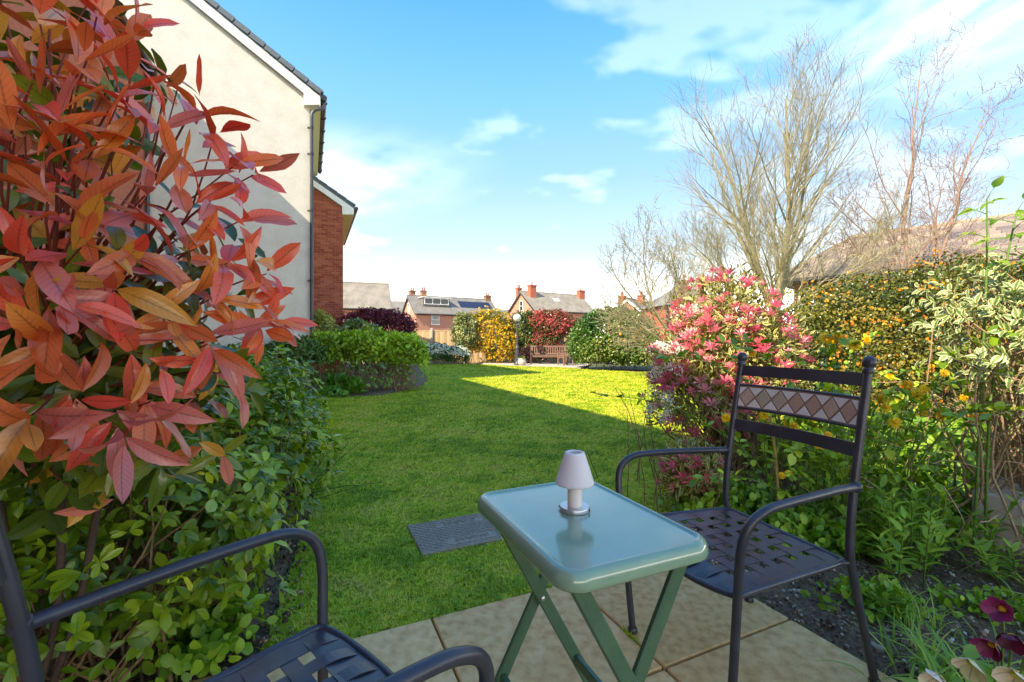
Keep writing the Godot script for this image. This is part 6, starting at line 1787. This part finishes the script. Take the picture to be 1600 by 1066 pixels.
func make_photinia() -> void:
	rng.seed = 919
	var t := thing("photinia_shrub", "large photinia with glossy coral red young leaves over dark green ones", "shrub", Vector3(-1.25, 0, -1.2))
	var reds := [[250, 118, 86], [252, 144, 82], [242, 96, 76], [246, 164, 76], [226, 132, 118], [216, 114, 64], [216, 158, 58]]
	var mats := []; var lcol := []
	for c in reds:
		var col := srgb(c[0], c[1], c[2])
		mats.append(leaf_mat(col, Color(0.9, 0.55, 0.4), 0.28, M.vein)); lcol.append(col.srgb_to_linear())
	for c in [[70, 92, 24], [94, 116, 28], [126, 134, 34]]:
		var col := srgb(c[0], c[1], c[2])
		mats.append(leaf_mat(col, Color(0.6, 0.7, 0.25), 0.26, M.vein_soft)); lcol.append(col.srgb_to_linear())
	for m in mats:
		m.clearcoat_enabled = true; m.clearcoat = 0.5; m.clearcoat_roughness = 0.2; m.normal_enabled = true; m.normal_texture = M.vein_n; m.normal_scale = 0.35
	# young shoots: where the tip stands (pixel, distance), which way it points, colour
	var shoots := [[60, 20, 0.85, 0.2, 1.0, 0], [150, 10, 0.9, 0.3, 0.9, 2], [215, 45, 0.95, 0.9, 0.5, 0], [130, 90, 0.8, 0.4, 0.7, 1], [40, 110, 0.75, -0.1, 0.8, 3], [200, 130, 0.9, 0.8, 0.4, 0], [95, 175, 0.8, 0.5, 0.3, 3], [255, 190, 0.95, 0.9, 0.4, 0], [310, 160, 1.0, 0.6, 0.9, 0], [345, 205, 1.05, 1.0, 0.5, 2], [160, 215, 0.85, 0.6, 0.1, 1], [290, 255, 0.95, 0.9, 0.2, 1], [370, 255, 1.05, 1.0, 0.3, 0], [405, 270, 1.1, 1.0, 0.1, 2], [235, 300, 0.9, 0.6, 0.1, 4], [330, 315, 1.0, 0.9, 0.0, 0], [385, 345, 1.05, 1.0, -0.1, 0], [60, 300, 0.75, 0.0, 0.2, 5], [20, 400, 0.72, 0.2, -0.2, 2], [130, 380, 0.8, 0.5, 0.1, 6], [210, 400, 0.85, 0.5, -0.3, 5], [300, 390, 0.98, 0.8, 0.0, 1], [365, 410, 1.05, 1.0, 0.0, 0], [425, 425, 1.12, 1.0, 0.15, 2], [395, 470, 1.1, 1.0, -0.15, 0], [340, 470, 1.0, 0.8, -0.3, 3], [270, 500, 0.9, 0.6, -0.4, 3], [110, 480, 0.75, 0.5, -0.3, 4], [190, 530, 0.8, 0.8, -0.3, 4], [410, 515, 1.1, 0.9, -0.3, 1], [250, 575, 0.85, 0.9, -0.5, 0], [330, 545, 0.95, 0.7, -0.5, 4], [60, 560, 0.72, 0.3, -0.4, 3], [130, 640, 0.75, 0.7, -0.6, 4], [40, 660, 0.7, 0.2, -0.4, 5], [195, 690, 0.78, 0.7, -0.9, 4], [240, 640, 0.85, 0.6, -0.7, 5], [10, 200, 0.75, -0.2, 0.5, 1], [110, 260, 0.82, 0.2, 0.2, 5], [440, 505, 1.14, 1.0, -0.1, 0], [180, 455, 0.82, 0.5, -0.2, 6], [20, 520, 0.7, 0.1, -0.3, 0]]
	var list := []
	var tips := []; var base := []
	for s in shoots:
		var p: Vector3 = at(s[0], s[1], s[2] + 0.02) - t.position
		var ax := Vector3(s[3], s[4] + 0.15, rr(0.1, 0.6)).normalized()
		tips.append(p - ax * 0.02)
		base.append((p - ax * 0.03).lerp(Vector3(0.0, 0.98, 0.02), rr(0.35, 0.6)))
		var u := ax.cross(Vector3(0.21, 0.3, 0.9)).normalized()
		var w := ax.cross(u)
		var n := rng.randi_range(5, 7)
		ax = (ax + rvec() * 0.25).normalized()
		for i in n:
			var a: float = 2.4 * i + s[0] + rr(-0.5, 0.5)
			var f := float(i) / n
			var y := (ax * lerpf(1.1, 0.3, f) + (u * cos(a) + w * sin(a)) * lerpf(0.5, 1.0, f) + Vector3.DOWN * 0.15).normalized()
			var kind: int = s[5] if rng.randf() < 0.62 else [0, 1, 2, 3, 4, 5][rng.randi_range(0, 5)]
			var sz := rr(0.082, 0.145) * (0.85 if f < 0.3 else 1.0)
			list.append([Transform3D(basis_y(y, (ax * 0.9 + Vector3.UP * 0.4 + rvec() * 0.45).normalized()).scaled(Vector3.ONE * sz), p - ax * (0.085 * f + rr(-0.01, 0.01)) + y * 0.008), kind])
	# older green leaves below the shoots
	var blobs := [[Vector3(0.02, 1.02, 0.12), Vector3(0.42, 0.40, 0.30)], [Vector3(0.22, 1.22, 0.1), Vector3(0.40, 0.36, 0.28)], [Vector3(0.3, 1.0, 0.1), Vector3(0.34, 0.30, 0.25)], [Vector3(-0.1, 1.55, 0.15), Vector3(0.45, 0.4, 0.3)], [Vector3(-0.3, 1.1, 0.25), Vector3(0.45, 0.6, 0.35)], [Vector3(0.05, 1.8, 0.1), Vector3(0.42, 0.35, 0.3)]]
	for k in 420:
		var b: Array = blobs[rng.randi_range(0, 5)]
		var d := rvec()
		var p: Vector3 = b[0] + d * b[1] * (0.95 - 0.6 * rng.randf())
		var ax := (d + Vector3(0.2, 0.2, 0.3) + rvec() * 0.5).normalized()
		if k % 2 == 0:
			tips.append(p); base.append(p.lerp(Vector3(-0.05, 0.95, 0.0), rr(0.3, 0.6)))
		var u := ax.cross(Vector3(0.21, 0.3, 0.9)).normalized()
		var w := ax.cross(u)
		for i in rng.randi_range(3, 5):
			var a: float = 2.4 * i + k
			var y := (ax * rr(0.2, 0.8) + u * cos(a) + w * sin(a) + Vector3.DOWN * 0.2).normalized()
			var kind := rng.randi_range(7, 9)
			if p.y > 1.35 and rng.randf() < 0.55: kind = rng.randi_range(0, 6)
			elif rng.randf() < 0.12: kind = rng.randi_range(4, 6)
			list.append([Transform3D(basis_y(y, (ax + Vector3.UP * 0.4 + rvec() * 0.4).normalized()).scaled(Vector3.ONE * rr(0.075, 0.11)), p - ax * 0.012 * i), kind])
	var nm := [leaf_mesh(0.165, 6, 5, 0.3, 0.25, 0.85, 0.9, 0.06), leaf_mesh(0.15, 6, 5, 0.5, 0.4, 0.9, 0.85, 0.04), leaf_mesh(0.175, 6, 5, 0.16, 0.08, 0.8, 0.95, 0.1), leaf_mesh(0.145, 6, 5, 0.4, -0.2, 0.9, 0.9, 0.08), leaf_mesh(0.16, 6, 5, 0.35, 0.55, 0.85, 0.9, 0.12)]
	var far := leaf_mat(Color.WHITE, Color(0.65, 0.65, 0.3), 0.28, M.vein_soft, true)
	leafy_parts(t, "leaf", list, 300, nm, mats, leaf_mesh(0.2, 5, 5, 0.25, 0.2, 0.75, 0.8, 0.06), far, lcol)
	part(t, "stems", stems_mesh(base, tips, 0.0042, 0.1, 5, 6), M.stem_red).set_meta("kind", "stuff")
	var trunk := MB.new()
	for k in 4:
		trunk = MB.new()
		var tp := Vector3(rng.randfn() * 0.1 + 0.05, rr(0.55, 0.9), rng.randfn() * 0.08 + 0.05)
		trunk.tube(smooth_path([Vector3(rng.randfn() * 0.05, -0.05, rng.randfn() * 0.05), tp * Vector3(0.5, 0.5, 0.5), tp], 4), flat_r(9, 0.009), 8)
		part(t, "trunk", trunk.done(), M.stem_dark)

# ---------------------------------------------------------------- scene
func _ready() -> void:
	var cam := Camera3D.new()
	cam.name = "camera"
	cam.position = Vector3(0, EYE, 0)
	cam.fov = rad_to_deg(2.0 * atan(533.0 / FOCAL))
	cam.near = 0.05; cam.far = 900.0
	add_child(cam); cam.current = true
	lump.seed = 12; lump.frequency = 0.05; lump.fractal_octaves = 2
	tint.seed = 34; tint.frequency = 0.4; tint.fractal_octaves = 2
	var env := Environment.new()
	env.background_mode = Environment.BG_SKY
	var sky := Sky.new()
	var pano := PanoramaSkyMaterial.new()
	pano.panorama = make_sky()
	sky.sky_material = pano
	env.sky = sky
	env.background_energy_multiplier = 1.0
	env.tonemap_mode = Environment.TONE_MAPPER_LINEAR
	env.tonemap_exposure = 5.3
	env.sdfgi_enabled = true; env.ssao_enabled = true; env.ssil_enabled = true
	var we := WorldEnvironment.new(); we.name = "world_environment"; we.environment = env
	add_child(we)
	var sun := DirectionalLight3D.new(); sun.name = "sun"
	sun.light_energy = 0.6; sun.light_color = Color(1.0, 0.95, 0.86); sun.light_angular_distance = 0.5; sun.shadow_enabled = true
	var dir := ab(0.35, 1.0, -0.95).normalized()
	add_child(sun)
	sun.look_at_from_position(Vector3.ZERO, dir, Vector3.UP)
	make_materials()
	M.vein = vein_tex(64, 128, 12, 0.2)
	M.vein_soft = vein_tex(64, 128, 9, 0.16)
	var bimg: Image = M.vein.get_image().duplicate()
	bimg.clear_mipmaps(); bimg.bump_map_to_normal_map(4.0)
	M.vein_n = ImageTexture.create_from_image(bimg)
	make_leaf_meshes()
	make_ground()
	make_buildings()
	make_houses()
	make_trees()
	make_far_things()
	make_cover()
	make_table()
	make_chair("dark metal garden chair with mosaic back standing right of the green table", Vector3(0.76, 0.009, -1.565), atan2(-0.944, 0.328))
	make_chair("dark metal garden chair pushed against the red leaved shrub", Vector3(-0.434, 0.009, -0.729), atan2(0.682, -0.731))
	make_shrubs()
	make_choisya()
	make_photinia()
